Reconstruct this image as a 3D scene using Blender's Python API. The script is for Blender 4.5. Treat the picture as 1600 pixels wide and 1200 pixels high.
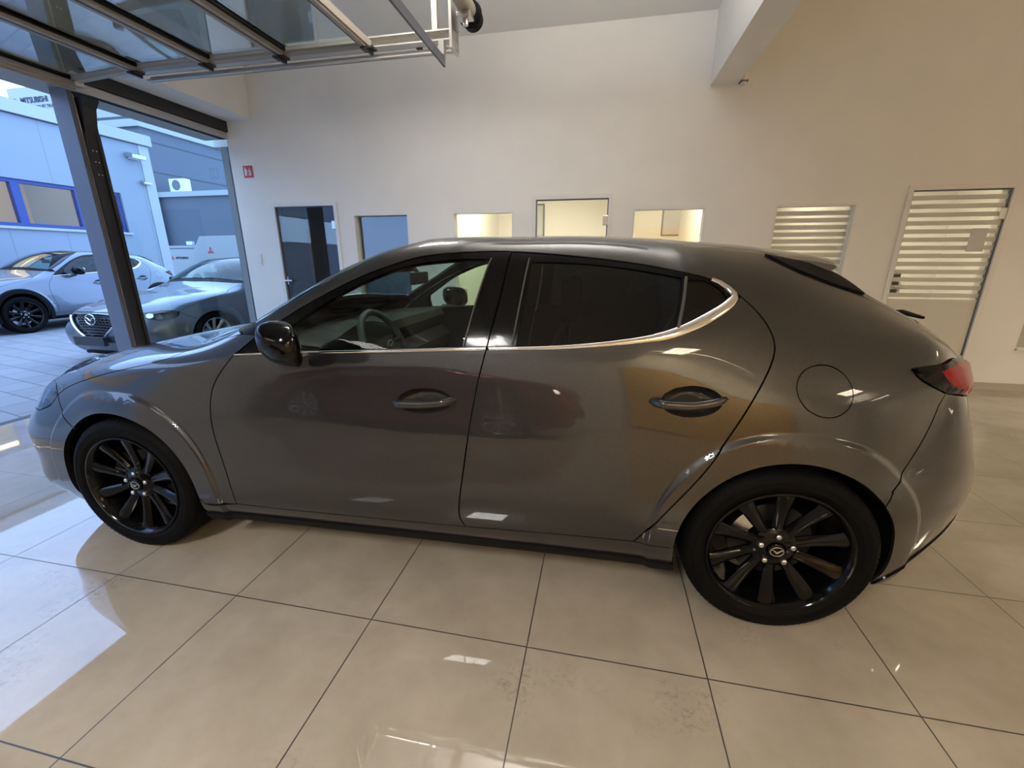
import bpy, bmesh, math, random
import numpy as np
from mathutils import Vector, Matrix
from mathutils.geometry import delaunay_2d_cdt
for _o in list(bpy.data.objects): bpy.data.objects.remove(_o)
SC = bpy.context.scene
COL = SC.collection
PI = math.pi
def R(a): return math.radians(a)

# ------------------------------------------------------------------ camera
_c = bpy.data.cameras.new('camera'); CAM = bpy.data.objects.new('camera', _c); COL.objects.link(CAM)
_c.sensor_width = 36.0; _c.lens = 662.1/1600*36; _c.clip_start = 0.02; _c.clip_end = 300
CAM.location = (0.718, -2.2746, 1.3253)
CAM.rotation_euler = (PI/2-0.2856, 0.0, 0.2003)
SC.camera = CAM
# ------------------------------------------------------------------ sky, exposure, lights
SC.view_settings.view_transform = 'Standard'; SC.view_settings.look = 'None'
SC.view_settings.gamma = 1.0; SC.view_settings.use_curve_mapping = False
SC.view_settings.exposure = 0.0
W = bpy.data.worlds.new('overcast_sky'); SC.world = W; W.use_nodes = True
_nt = W.node_tree; _bg = _nt.nodes['Background']
_tc = _nt.nodes.new('ShaderNodeTexCoord'); _nz = _nt.nodes.new('ShaderNodeTexNoise'); _rp = _nt.nodes.new('ShaderNodeValToRGB')
_nz.inputs['Scale'].default_value = 2.0; _nz.inputs['Detail'].default_value = 4
_rp.color_ramp.elements[0].position = .3; _rp.color_ramp.elements[0].color = (.29, .50, 1, 1)
_rp.color_ramp.elements[1].position = .7; _rp.color_ramp.elements[1].color = (.38, .60, 1, 1)
_nt.links.new(_tc.outputs['Generated'], _nz.inputs['Vector']); _nt.links.new(_nz.outputs['Fac'], _rp.inputs['Fac'])
_nt.links.new(_rp.outputs['Color'], _bg.inputs['Color']); _bg.inputs['Strength'].default_value = 4.9
def area(name, loc, sx, sy, power, col, rot=(0, 0, 0), spread=PI):
    l = bpy.data.lights.new(name, 'AREA'); l.shape = 'RECTANGLE'; l.size = sx; l.size_y = sy
    l.energy = power; l.color = col; l.spread = spread
    o = bpy.data.objects.new(name, l); o.location = loc; o.rotation_euler = rot; COL.objects.link(o); return o
WARM = (1.0, .84, .63)
# light of the ceiling luminaires (their housings are built further down at the same places)
LAMPS = [(-.98, .95, 3.58), (7.4, -.9, 3.58), (8.1, 1.2, 3.58), (6.2, -4.4, 3.58), (8.1, -4.4, 3.58), (-.6, -4.5, 3.58), (-2.9, -5.6, 3.58), (2.9, -5.6, 3.58)]
NEUTRAL = (1.0, .97, .92)
LAMP_W = [30, 68, 48, 58, 40, 150, 20, 60]
for i, (x, y, z) in enumerate(LAMPS):
    area('ceiling_lamp_light', (x, y, z-.035), .56, .56 if y > 0 else 1.16, LAMP_W[i], NEUTRAL if x < 1 else WARM, spread=R(158))
ADDED_UPLIGHTS = [(.62, .50)]  # pendant added out of view, its bounce off the ceiling brightens the wall
for x, y in ADDED_UPLIGHTS: area('added_uplight', (x, y, 2.965), 1.3, .30, 76, (1, .965, .92), rot=(PI, 0, 0))
area('workshop_light', (-15.3, -2, 4.3), 4.4, 22, 560, (1, .82, .55))
OFFICE_LAMPS = [(-.7, 4.6), (1.1, 4.6), (2.9, 4.6), (4.9, 4.6)]
for x, y in OFFICE_LAMPS: area('office_lamp_light', (x, y, 2.70), .9, .6, 24 if x == 2.9 else 62, (1, .90, .74))

# ------------------------------------------------------------------ materials
MATS = {}
def mat(name, col, rough=.5, metal=0.0, coat=0.0, ior=1.5, spec=.5, coat_rough=.03, emit=None, es=0.0):
    m = bpy.data.materials.new(name); m.use_nodes = True
    b = m.node_tree.nodes['Principled BSDF']
    b.inputs['Base Color'].default_value = (*col, 1); b.inputs['Roughness'].default_value = rough
    b.inputs['Metallic'].default_value = metal; b.inputs['IOR'].default_value = ior
    b.inputs['Specular IOR Level'].default_value = spec
    b.inputs['Coat Weight'].default_value = coat; b.inputs['Coat Roughness'].default_value = coat_rough
    if emit: b.inputs['Emission Color'].default_value = (*emit, 1); b.inputs['Emission Strength'].default_value = es
    MATS[name] = m; return m
def nodes(m): return m.node_tree.nodes, m.node_tree.links, m.node_tree.nodes['Principled BSDF']
def noise_col(m, c1, c2, scale, detail=3, lo=.35, hi=.65, coord='Object'):
    n, l, b = nodes(m)
    t = n.new('ShaderNodeTexCoord'); z = n.new('ShaderNodeTexNoise'); r = n.new('ShaderNodeValToRGB')
    z.inputs['Scale'].default_value = scale; z.inputs['Detail'].default_value = detail
    r.color_ramp.elements[0].position = lo; r.color_ramp.elements[0].color = (*c1, 1)
    r.color_ramp.elements[1].position = hi; r.color_ramp.elements[1].color = (*c2, 1)
    l.new(t.outputs[coord], z.inputs['Vector']); l.new(z.outputs['Fac'], r.inputs['Fac']); l.new(r.outputs['Color'], b.inputs['Base Color'])
    return r
def glass(name, tint, refl=1.0, rough=0.0, ior=1.5):
    m = bpy.data.materials.new(name); m.use_nodes = True; n = m.node_tree.nodes; l = m.node_tree.links; n.clear()
    o = n.new('ShaderNodeOutputMaterial'); mx = n.new('ShaderNodeMixShader'); f = n.new('ShaderNodeFresnel')
    t = n.new('ShaderNodeBsdfTransparent'); g = n.new('ShaderNodeBsdfGlossy'); ml = n.new('ShaderNodeMath')
    t.inputs['Color'].default_value = (*tint, 1); g.inputs['Roughness'].default_value = rough
    ge = n.new('ShaderNodeNewGeometry'); mr = n.new('ShaderNodeMapRange'); mr.inputs[3].default_value = ior; mr.inputs[4].default_value = 1/ior
    l.new(ge.outputs['Backfacing'], mr.inputs[0]); l.new(mr.outputs[0], f.inputs['IOR']); ml.operation = 'MULTIPLY'; ml.inputs[1].default_value = refl; ml.use_clamp = True
    l.new(f.outputs[0], ml.inputs[0]); l.new(ml.outputs[0], mx.inputs[0]); l.new(t.outputs[0], mx.inputs[1]); l.new(g.outputs[0], mx.inputs[2])
    l.new(mx.outputs[0], o.inputs[0]); MATS[name] = m; return m

wall_m = mat('wall_paint', (.78, .765, .73), .85); noise_col(wall_m, (.76, .745, .71), (.80, .785, .75), 1.5)
ceil_m = mat('ceiling_paint', (.74, .73, .70), .9)
office_m = mat('office_wall_paint', (.85, .82, .74), .9)
carpet_m = mat('office_floor', (.25, .24, .22), .9)
base_m = mat('baseboard_paint', (.42, .38, .32), .5)
alu = mat('aluminium', (.55, .53, .50), .38, .85)
alu_dull = mat('dull_aluminium', (.40, .36, .30), .5, .6)
white_alu = mat('white_frame', (.74, .73, .70), .4)
steel_grey = mat('grey_coated_steel', (.12, .13, .16), .45)
dark_steel = mat('dark_steel', (.022, .020, .019), .45, .2)
black_m = mat('black_plastic', (.0035, .0035, .0038), .5, spec=.09)
black_gloss = mat('gloss_black', (.002, .002, .0023), .12, 0, .14, spec=.16)
rubber = mat('tyre_rubber', (.0036, .0034, .0032), .6, spec=.07)
chrome = mat('chrome', (.80, .78, .75), .10, 1)
silver = mat('silver_metal', (.55, .54, .52), .3, 1)
disc_m = mat('brake_disc_metal', (.05, .048, .046), .45, .9)
interior_m = mat('interior_black', (.014, .014, .015), .6)
interior_grey = mat('interior_grey', (.06, .06, .062), .55)
seat_m = mat('seat_cloth', (.012, .012, .013), .85)
plate_m = mat('plate_frame', (.025, .025, .027), .5)
white_m = mat('white_plastic', (.80, .80, .78), .4)
paper_m = mat('paper', (.55, .54, .52), .7)
red_sign = mat('sign_red', (.50, .02, .03), .5)
sign_text = mat('sign_text', (.02, .022, .03), .6)
logo_red = mat('logo_red', (.60, .03, .03), .5)
frost = mat('frosted_film', (.60, .58, .51), .8)
tail_red = mat('tail_lamp_red', (.24, .003, .004), .2, 0, .0, spec=.12, coat_rough=.02)
lamp_clear = glass('lamp_clear', (.80, .85, .9), 1.6)
glass_clear = glass('clear_glass', (.93, .96, .94), .8)
glass_door = glass('door_glass', (.93, .945, .92), 1.5)
glass_car = glass('car_glass', (.62, .74, .68), 1.0)
glass_tint = glass('tinted_car_glass', (.055, .06, .055), 1.0)
glass_leaf = glass('gate_glass', (.80, .86, .86), 2.4)

def paint(name, base, flake, metal=.75, rough=.36):
    m = mat(name, base, rough, metal, 1.0, coat_rough=.02)
    n, l, b = nodes(m); t = n.new('ShaderNodeTexCoord'); v = n.new('ShaderNodeTexVoronoi'); r = n.new('ShaderNodeValToRGB')
    v.inputs['Scale'].default_value = 900
    r.color_ramp.elements[0].color = (*base, 1); r.color_ramp.elements[1].color = (*flake, 1)
    sp = n.new('ShaderNodeSeparateColor'); l.new(v.outputs['Color'], sp.inputs[0])
    l.new(t.outputs['Object'], v.inputs['Vector']); l.new(sp.outputs[0], r.inputs['Fac']); l.new(r.outputs['Color'], b.inputs['Base Color'])
    return m
paint_grey = paint('machine_grey_paint', (.027, .0262, .0258), (.050, .0485, .047))
paint_polar = paint('slate_grey_paint', (.10, .115, .14), (.17, .19, .22))
paint_six = paint('steel_grey_paint', (.085, .095, .11), (.15, .165, .185))
paint_red = paint('deep_red_paint', (.16, .006, .01), (.26, .01, .016))

# ------------------------------------------------------------------ mesh helpers
class MB:
    def __init__(s): s.bm = bmesh.new()
    def box(s, x0, x1, y0, y1, z0, z1, M=None, bev=0):
        v = [Vector((x, y, z)) for x in (x0, x1) for y in (y0, y1) for z in (z0, z1)]
        if M: v = [M @ p for p in v]
        b = [s.bm.verts.new(p) for p in v]
        fs = [s.bm.faces.new([b[i] for i in q]) for q in ((0, 1, 3, 2), (4, 6, 7, 5), (0, 4, 5, 1), (2, 3, 7, 6), (0, 2, 6, 4), (1, 5, 7, 3))]
        if bev:
            ed = list({e for f in fs for e in f.edges})
            bmesh.ops.bevel(s.bm, geom=ed, offset=bev, segments=2, affect='EDGES', profile=.6)
        return s
    def grid(s, P, closed=False, wrap=False):
        # P[i][j] points
        V = [[s.bm.verts.new(p) for p in row] for row in P]
        ni, nj = len(P), len(P[0])
        for i in range(ni if wrap else ni-1):
            for j in range(nj if closed else nj-1):
                q = [V[i][j], V[i][(j+1) % nj], V[(i+1) % ni][(j+1) % nj], V[(i+1) % ni][j]]
                if len(set(q)) == 4:
                    try: s.bm.faces.new(q)
                    except ValueError: pass
        return V
    def cap(s, row, flip=False):
        try: s.bm.faces.new(row[::-1] if flip else row)
        except ValueError: pass
    def tube(s, pts, r, n=10, closed=False, caps=True):
        pts = [Vector(p) for p in pts]; rows = []; N = len(pts); up = None
        rr = r if hasattr(r, '__len__') else [r]*N
        for i, p in enumerate(pts):
            a = pts[(i-1) % N] if (closed or i > 0) else p; b = pts[(i+1) % N] if (closed or i < N-1) else p
            d = (b-a).normalized()
            if up is None: up = d.orthogonal().normalized()
            up = (up-d*up.dot(d)).normalized(); w = d.cross(up)
            rows.append([p+rr[i]*(math.cos(2*PI*k/n)*up+math.sin(2*PI*k/n)*w) for k in range(n)])
        V = s.grid(rows, True, closed)
        if caps and not closed: s.cap(V[0], True); s.cap(V[-1])
        return s
    def lathe(s, prof, n=48, axis='y', c=(0, 0, 0), closed_prof=False):
        # prof: (r, h)
        rows = []
        for k in range(n):
            a = 2*PI*k/n; row = []
            for r, h in prof:
                p = {'y': (r*math.cos(a), h, r*math.sin(a)), 'z': (r*math.cos(a), r*math.sin(a), h), 'x': (h, r*math.cos(a), r*math.sin(a))}[axis]
                row.append((p[0]+c[0], p[1]+c[1], p[2]+c[2]))
            rows.append(row)
        s.grid(rows, closed_prof, True); return s
    def poly(s, pts2, f, h0, h1):
        # prism of a 2D polygon; f(a,b,h)->xyz
        A = [s.bm.verts.new(f(a, b, h0)) for a, b in pts2]; B = [s.bm.verts.new(f(a, b, h1)) for a, b in pts2]
        n = len(pts2)
        s.cap(A, True); s.cap(B)
        for i in range(n): s.cap([A[i], A[(i+1) % n], B[(i+1) % n], B[i]])
        return s
    def build(s, name, m, parent=None, smooth=None, **kw):
        bmesh.ops.remove_doubles(s.bm, verts=s.bm.verts, dist=1e-6)
        bmesh.ops.recalc_face_normals(s.bm, faces=s.bm.faces)
        me = bpy.data.meshes.new(name); s.bm.to_mesh(me); s.bm.free()
        return link(name, me, m, parent, smooth, **kw)
def link(name, me, m, parent=None, smooth=None, **kw):
    o = bpy.data.objects.new(name, me); COL.objects.link(o)
    me.materials.append(m)
    if smooth is not None:
        me.polygons.foreach_set('use_smooth', [True]*len(me.polygons))
        if smooth < 180: me.set_sharp_from_angle(angle=R(smooth))
    if parent: o.parent = parent
    for k, v in kw.items(): o[k] = v
    return o
def empty(name, loc=(0, 0, 0), rz=0, **kw):
    o = bpy.data.objects.new(name, None); COL.objects.link(o); o.location = loc; o.rotation_euler = (0, 0, rz)
    o.empty_display_size = .2
    for k, v in kw.items(): o[k] = v
    return o
def tag(o, label, cat, group=None):
    o['label'] = label; o['category'] = cat
    if group: o['group'] = group
    return o
def bx(name, m, parent, *a, bev=0, **kw): return MB().box(*a, bev=bev).build(name, m, parent, **kw)
def text_mesh(name, txt, size, m, M, parent=None, depth=.004, bold=0):
    c = bpy.data.curves.new(name, 'FONT'); c.body = txt; c.size = size; c.extrude = depth; c.align_x = 'LEFT'; c.offset = bold
    t = bpy.data.objects.new(name, c); COL.objects.link(t)
    me = bpy.data.meshes.new_from_object(t.evaluated_get(bpy.context.evaluated_depsgraph_get()))
    bpy.data.objects.remove(t); bpy.data.curves.remove(c); me.transform(M); me.name = name
    return link(name, me, m, parent)
def copy_tree(o, parent=None, loc=None):
    c = o.copy(); COL.objects.link(c)
    if parent: c.parent = parent
    if loc is not None: c.location = loc
    for ch in list(o.children): copy_tree(ch, c)
    return c

# ------------------------------------------------------------------ setting: showroom
S_ = dict(kind='structure')
CZ = 3.64; WY = 2.96
# floor with tile joints
fl = mat('polished_tile', (.50, .44, .36), .13, ior=1.62, spec=.62)
n, l, b = nodes(fl)
tc = n.new('ShaderNodeTexCoord'); mp = n.new('ShaderNodeMapping'); sep = n.new('ShaderNodeSeparateXYZ')
l.new(tc.outputs['Object'], sep.inputs[0])
def math_node(op, a, bb=None):
    q = n.new('ShaderNodeMath'); q.operation = op
    for i, v in enumerate((a, bb)):
        if v is None: continue
        if isinstance(v, (int, float)): q.inputs[i].default_value = v
        else: l.new(v, q.inputs[i])
    return q.outputs[0]
TS = .6043
def joint(out, off):
    f = math_node('FRACT', math_node('DIVIDE', math_node('SUBTRACT', out, off), TS))
    d = math_node('MINIMUM', f, math_node('SUBTRACT', 1.0, f))
    return math_node('LESS_THAN', d, .0036)
jx = joint(sep.outputs['X'], -.0710); jy = joint(sep.outputs['Y'], -1.1025)
jj = math_node('MAXIMUM', jx, jy)
nz = n.new('ShaderNodeTexNoise'); nz.inputs['Scale'].default_value = 3.2; nz.inputs['Detail'].default_value = 7; nz.inputs['Roughness'].default_value = .62
l.new(tc.outputs['Object'], nz.inputs['Vector'])
rp = n.new('ShaderNodeValToRGB'); rp.color_ramp.elements[0].position = .32; rp.color_ramp.elements[0].color = (.35, .298, .228, 1)
rp.color_ramp.elements[1].position = .68; rp.color_ramp.elements[1].color = (.445, .385, .305, 1)
l.new(nz.outputs['Fac'], rp.inputs['Fac'])
# scattered dirt smudges
n2 = n.new('ShaderNodeTexNoise'); n2.inputs['Scale'].default_value = 2.1; n2.inputs['Detail'].default_value = 2; l.new(tc.outputs['Object'], n2.inputs['Vector'])
n3 = n.new('ShaderNodeTexNoise'); n3.inputs['Scale'].default_value = 46; n3.inputs['Detail'].default_value = 5; n3.inputs['Roughness'].default_value = .8; l.new(tc.outputs['Object'], n3.inputs['Vector'])
d1 = n.new('ShaderNodeMapRange'); d1.inputs[1].default_value = .60; d1.inputs[2].default_value = .74; l.new(n2.outputs['Fac'], d1.inputs[0])
d2 = n.new('ShaderNodeMapRange'); d2.inputs[1].default_value = .50; d2.inputs[2].default_value = .62; l.new(n3.outputs['Fac'], d2.inputs[0])
dirt = math_node('MULTIPLY', math_node('MULTIPLY', d1.outputs[0], d2.outputs[0]), .55)
mx1 = n.new('ShaderNodeMixRGB'); mx1.inputs['Color2'].default_value = (.12, .095, .07, 1)
l.new(dirt, mx1.inputs['Fac']); l.new(rp.outputs['Color'], mx1.inputs['Color1'])
mx = n.new('ShaderNodeMixRGB'); mx.inputs['Color2'].default_value = (.035, .03, .026, 1)
l.new(jj, mx.inputs['Fac']); l.new(mx1.outputs['Color'], mx.inputs['Color1']); l.new(mx.outputs['Color'], b.inputs['Base Color'])
rg = math_node('ADD', math_node('MULTIPLY', jj, .4), math_node('ADD', .025, math_node('MULTIPLY', dirt, .5)))
l.new(rg, b.inputs['Roughness'])
bp = n.new('ShaderNodeBump'); bp.inputs['Strength'].default_value = .015; bp.inputs['Distance'].default_value = .004
l.new(nz.outputs['Fac'], bp.inputs['Height']); l.new(bp.outputs[0], b.inputs['Normal'])
bx('floor', fl, None, -4.15, 9.2, -6.8, 3.2, -.12, 0, **S_)
bx('ceiling', ceil_m, None, -4.4, 9.2, -6.8, 3.2, CZ, CZ+.15, **S_)
bx('wall_behind', wall_m, None, -4.4, 9.2, -6.95, -6.8, 0, CZ, **S_)
bx('wall_right', wall_m, None, 9.2, 9.35, -6.95, 6.9, 0, CZ, **S_)
# far wall pierced by three doors and four windows
OPEN = [('d', -3.51, -2.655, 0, 1.985), ('w', -2.405, -1.65, .43, 1.876), ('w', -1.08, -.324, .43, 1.876), ('d', -.061, .76, 0, 1.985),
        ('w', 1.03, 1.80, .43, 1.876), ('w', 2.473, 3.232, .43, 1.876), ('d', 3.685, 4.505, 0, 1.978), ('w', 4.923, 5.68, .43, 1.876)]
mb = MB(); x = -4.03; T = .12
for k, x0, x1, z0, z1 in OPEN:
    mb.box(x, x0, WY, WY+T, 0, CZ); mb.box(x0, x1, WY, WY+T, z1, CZ)
    if z0 > 0: mb.box(x0, x1, WY, WY+T, 0, z0)
    x = x1
mb.box(x, 9.2, WY, WY+T, 0, CZ); mb.box(-4.07, -4.03, WY, WY+T, 0, CZ)
mb.build('wall_far', wall_m, **S_)
mb = MB(); x = -4.03
for k, x0, x1, z0, z1 in OPEN:
    if k == 'd': mb.box(x, x0-.05, WY-.014, WY, 0, .075); x = x1+.05
mb.box(x, 9.2, WY-.014, WY, 0, .075); mb.build('baseboard_far', base_m, **S_)
# facade: lintel beam, pier beyond the gate, upper wall
bx('trim_1', wall_m, None, -4.05, -3.66, -6.8, WY, 3.0, CZ, **S_)
bx('trim_2', dark_steel, None, -4.12, -4.03, 1.36, WY, 2.88, 3.0, **S_)
bx('trim_3', alu_dull, None, -4.40, -4.06, -6.8, WY, 2.80, 2.88, **S_)
bx('wall_left', wall_m, None, -4.40, -4.03, -6.8, -3.6, 0, 3.0, **S_)
bx('trim_4', wall_m, None, -4.40, -4.05, -6.8, WY, 2.88, CZ+.6, **S_)
bx('trim_5', wall_m, None, 1.69, 1.945, -6.8, WY, 3.0, CZ, **S_)         # ceiling beam across the hall
bx('trim_6', wall_m, None, 6.6, 6.86, -6.8, WY, 3.0, CZ, **S_)
# offices behind the far wall
OY = 6.6
bx('floor_office', carpet_m, None, -4.4, 9.2, 3.2, OY+.1, -.12, 0, **S_)
bx('ceiling_office', ceil_m, None, -4.4, 9.2, WY+T, OY+.1, 2.75, 2.85, **S_)
bx('wall_office_rear', office_m, None, -4.4, 9.2, OY, OY+.1, 0, 2.75, **S_)
dark_office = mat('unlit_office_wall', (.20, .195, .19), .9)  # lack of light in the left offices is put into this colour
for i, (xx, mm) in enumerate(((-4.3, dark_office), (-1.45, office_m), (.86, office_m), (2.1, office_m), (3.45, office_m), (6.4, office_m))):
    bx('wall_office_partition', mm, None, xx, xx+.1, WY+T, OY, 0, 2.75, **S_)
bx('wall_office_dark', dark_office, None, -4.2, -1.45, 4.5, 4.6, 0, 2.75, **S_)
# windows and doors
wn = dn = 0
for i, (k, x0, x1, z0, z1) in enumerate(OPEN):
    if k == 'w':
        wn += 1; e = empty('window_%d' % wn, ((x0+x1)/2, WY, z0), **S_); w = (x1-x0)/2; h = z1-z0
        m_ = MB(); f_ = .02
        m_.box(-w, -w+f_, .0, .12, 0, h).box(w-f_, w, .0, .12, 0, h).box(-w+f_, w-f_, .0, .12, h-f_, h).box(-w+f_, w-f_, -.02, .12, 0, f_)
        m_.build('window_frame', white_alu, e)
        bx('window_pane', glass_door, e, -w+f_, w-f_, .085, .091, f_, h-f_)
        if wn == 4:
            m_ = MB()
            z = h-.06
            for q in range(19):
                m_.box(-w+f_, w-f_, .082, .0845, z-.046, z); z -= .07
            m_.build('frosted_stripes', frost, e)
        if wn == 5:
            bx('window_blind', frost, e, -w+f_, w-f_, .10, .104, f_, h-f_)
    else:
        dn += 1; e = empty('door_%d' % dn, ((x0+x1)/2, WY, 0), **S_); w = (x1-x0)/2; h = z1
        m_ = MB()
        m_.box(-w-.045, -w, -.018, .12, 0, h+.045).box(w, w+.045, -.018, .12, 0, h+.045).box(-w, w, -.018, .12, h, h+.045)
        m_.build('door_frame', white_alu, e)
        m_ = MB(); m_.box(-w, -w+.012, .0, .03, 0, h).box(w-.012, w, .0, .03, 0, h).box(-w+.012, w-.012, 0, .03, h-.012, h)
        m_.build('door_seal', steel_grey, e)
        g = bx('door_pane', glass_door, e, -w+.014, w-.014, .012, .022, .01, h-.014)
        for zz in (1.70, .25):
            MB().box(w-.055, w+.03, -.012, .034, zz, zz+.105, bev=.006).build('hinge', silver, e)
        MB().tube([(-w+.07, -.03, 1.0), (-w+.07, -.03, 1.10)], .012).tube([(-w+.02, -.035, 1.05), (-w+.13, -.035, 1.05)], .01).build('door_handle', silver, e)
        if dn == 3:
            m_ = MB(); z = h-.05
            for q in range(13):
                m_.box(-w+.016, w-.016, .006, .0105, z-.043, z)
                z -= .078
            m_.box(-w+.016, w-.016, .006, .0105, .01, .93)
            m_.build('frosted_stripes', frost, e)
            bx('notice_sheet', paper_m, e, w-.24, w-.10, -.002, .004, 1.40, 1.62)
# things inside the lit offices
def picture(x, y, z, w, h, label, rot=0):
    t = empty('picture_frame', (x, y, z), rot); tag(t, label, 'picture')
    m_ = MB(); m_.box(-w/2, -w/2+.03, -.02, 0, 0, h).box(w/2-.03, w/2, -.02, 0, 0, h).box(-w/2+.03, w/2-.03, -.02, 0, 0, .03).box(-w/2+.03, w/2-.03, -.02, 0, h-.03, h)
    m_.build('frame', steel_grey, t); bx('print', paper_m, t, -w/2+.03, w/2-.03, -.012, 0, .03, h-.03); return t
picture(-.60, OY, 1.75, .34, .62, 'small framed print on the cream wall behind the third opening from the left')
picture(1.98, OY, 1.75, .4, .7, 'framed print on the cream wall seen through the pane above the rear roof')
def desk(x, y, w):
    t = empty('office_desk', (x, y, 0)); tag(t, 'pale office desk behind the stripe-filmed glass door', 'desk')
    bx('desktop', white_m, t, -w/2, w/2, -.35, .35, .71, .74)
    for sx in (-1, 1):
        for sy in (-1, 1): bx('leg', steel_grey, t, sx*(w/2-.05)-.02, sx*(w/2-.05)+.02, sy*.3-.02, sy*.3+.02, 0, .71)
    return t
desk(4.55, 5.0, 1.5)
def monitor(x, y, z, label, rz=0):
    t = empty('computer_monitor', (x, y, z), rz); tag(t, label, 'monitor')
    MB().box(-.27, .27, -.015, .02, .10, .44, bev=.006).build('screen_panel', black_gloss, t)
    bx('neck', black_m, t, -.03, .03, .02, .04, .012, .2); bx('stand_foot', black_m, t, -.12, .12, -.06, .1, 0, .012); return t
monitor(3.98, 4.9, .74, 'black computer monitor on the desk, the left one behind the striped glass door', .2)
monitor(4.62, 4.95, .74, 'black computer monitor on the desk, the right one behind the striped glass door', -.2)
# fire extinguisher sign and wall socket
t = empty('fire_extinguisher_sign', (-3.825, WY, 2.345)); tag(t, 'small red and white fire extinguisher sign on the white wall', 'sign')
bx('sign_plate', red_sign, t, -.068, .068, -.006, 0, 0, .14)
m_ = MB(); m_.box(-.050, -.022, -.008, -.006, .022, .095, bev=.0005).box(-.044, -.028, -.008, -.006, .097, .108).box(-.050, -.034, -.008, -.006, .112, .122)
m_.tube([(-.026, -.007, .104), (-.016, -.007, .092), (-.014, -.007, .05)], .003, 6)
m_.build('extinguisher_symbol', white_m, t)
m_ = MB()
for (a, c_) in ((.010, .03), (.022, .045), (.034, .028)):
    m_.tube([(a, -.007, .022), (a+.012, -.007, .022+c_), (a-.004, -.007, .03+c_*1.3), (a+.014, -.007, .045+c_*1.6)], .0045, 6)
m_.build('flame_symbol', white_m, t)
t = empty('wall_switch', (-3.865, WY, 1.25)); tag(t, 'white double light switch beside the glass door nearest the gate', 'switch')
MB().box(-.04, .04, -.01, 0, 0, .15, bev=.003).build('switch_plate', white_m, t)
bx('rocker', white_alu, t, -.026, .026, -.014, -.01, .012, .068); bx('rocker', white_alu, t, -.026, .026, -.014, -.01, .082, .138)
t = empty('conduit_pipe', (1.99, WY, 3.0)); tag(t, 'short pale pipe stub on the wall under the ceiling beam', 'pipe')
MB().tube([(0, -.035, -.02), (0, -.035, .3)], .028, 16).build('pipe_tube', office_m, t, smooth=40); MB().box(-.035, .035, -.07, 0, .0, .012).build('clip', steel_grey, t)
# luminaires
for i, (x, y, z) in enumerate(LAMPS):
    t = empty('ceiling_luminaire', (x, y, z)); tag(t, 'white louvred ceiling luminaire', 'ceiling lamp', 'ceiling luminaires')
    hy = .31 if y > 0 else .61; m_ = MB(); m_.box(-.31, .31, -hy, hy, .0, CZ-z)
    m_.build('housing', white_m, t)
    m_ = MB()
    for q in range(4): m_.box(-.29+q*.193-.003, -.29+q*.193+.003, -hy+.02, hy-.02, -.06, -.04)
    m_.box(-.31, .31, -hy, -hy+.02, -.06, 0).box(-.31, .31, hy-.02, hy, -.06, 0).box(-.31, -.29, -hy+.02, hy-.02, -.06, 0).box(.29, .31, -hy+.02, hy-.02, -.06, 0)
    m_.build('louvre', white_m, t)
for x, y in ADDED_UPLIGHTS:
    t = empty('added_pendant', (x, y, 2.9)); tag(t, 'slim grey pendant added out of view to brighten the ceiling and wall', 'ceiling lamp')
    MB().box(-.70, .70, -.18, .18, 0, .05, bev=.008).build('housing', steel_grey, t)
    for yy in (-.6, .6): MB().tube([(yy, 0, .05), (yy, 0, CZ-2.9)], .004, 6).build('hanging_wire', silver, t)

# ------------------------------------------------------------------ overhead gate, post, glazed bay
GX0, GX1, GZ = -3.92, -1.06, 2.85
Y0, Y1 = -3.45, 1.20
t = empty('sectional_gate', (0, 0, 0)); tag(t, 'raised glazed sectional gate lying under the ceiling with aluminium rails', 'gate')
XB = [-3.90, -3.19, -2.48, -1.80, -1.06]
def zz(x): return GZ - max(0, (-3.19-x))*.06
for i in range(4):
    xa, xb = XB[i], XB[i+1]; za, zb = zz(xa), zz(xb)
    Mx = Matrix.Translation((xa, 0, za)) @ Matrix.Rotation(-math.atan2(zb-za, xb-xa), 4, 'Y'); Lx = math.hypot(xb-xa, zb-za)
    m_ = MB()
    # meeting rails along Y with a grooved profile, stiles along X
    for (a, c_) in ((.0, .055), (Lx-.055, Lx)):
        m_.box(a, c_, Y0, Y1, -.005, .045, Mx); m_.box(a+.012, c_-.012, Y0, Y1, -.022, -.005, Mx)
    for (a, c_) in ((Y0, Y0+.09), (Y1-.09, Y1)):
        m_.box(.055, Lx-.055, a, c_, .0, .045, Mx); m_.box(.055, Lx-.055, a+.02, c_-.02, -.012, 0, Mx)
    for q in (1, 2, 3):
        y = Y0+(Y1-Y0)*q/4; m_.box(.055, Lx-.055, y-.03, y+.03, .0, .045, Mx)
    sec = m_.build('gate_section', alu_dull, t)
    bx('rubber_gasket', black_m, sec, *(.055, .075, Y0+.09, Y1-.09, -.002, .03), Mx)
    bx('rubber_gasket', black_m, sec, *(Lx-.075, Lx-.055, Y0+.09, Y1-.09, -.002, .03), Mx)
    for q in range(4):
        ya = Y0+(Y1-Y0)*q/4+.045; yb = Y0+(Y1-Y0)*(q+1)/4-.045
        bx('glass_pane', glass_leaf, sec, .075, Lx-.075, ya, yb, .012, .022, Mx)
for x in XB[1:]:
    for y in (Y1-.05, (Y0+Y1)/2, Y0+.05):
        m_ = MB(); m_.box(x-.05, x+.05, y-.035, y+.035, zz(x)-.034, zz(x)-.022); m_.box(x-.012, x+.012, y-.05, y+.05, zz(x)-.05, zz(x)-.028)
        m_.build('hinge', dark_steel, t)
MB().box(GX0-.045, GX0+.03, Y0, Y1, 2.765, 2.815, bev=.008).box(GX0-.02, GX0+.01, Y0, Y1, 2.75, 2.765).build('bottom_rail', alu_dull, t)
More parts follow.
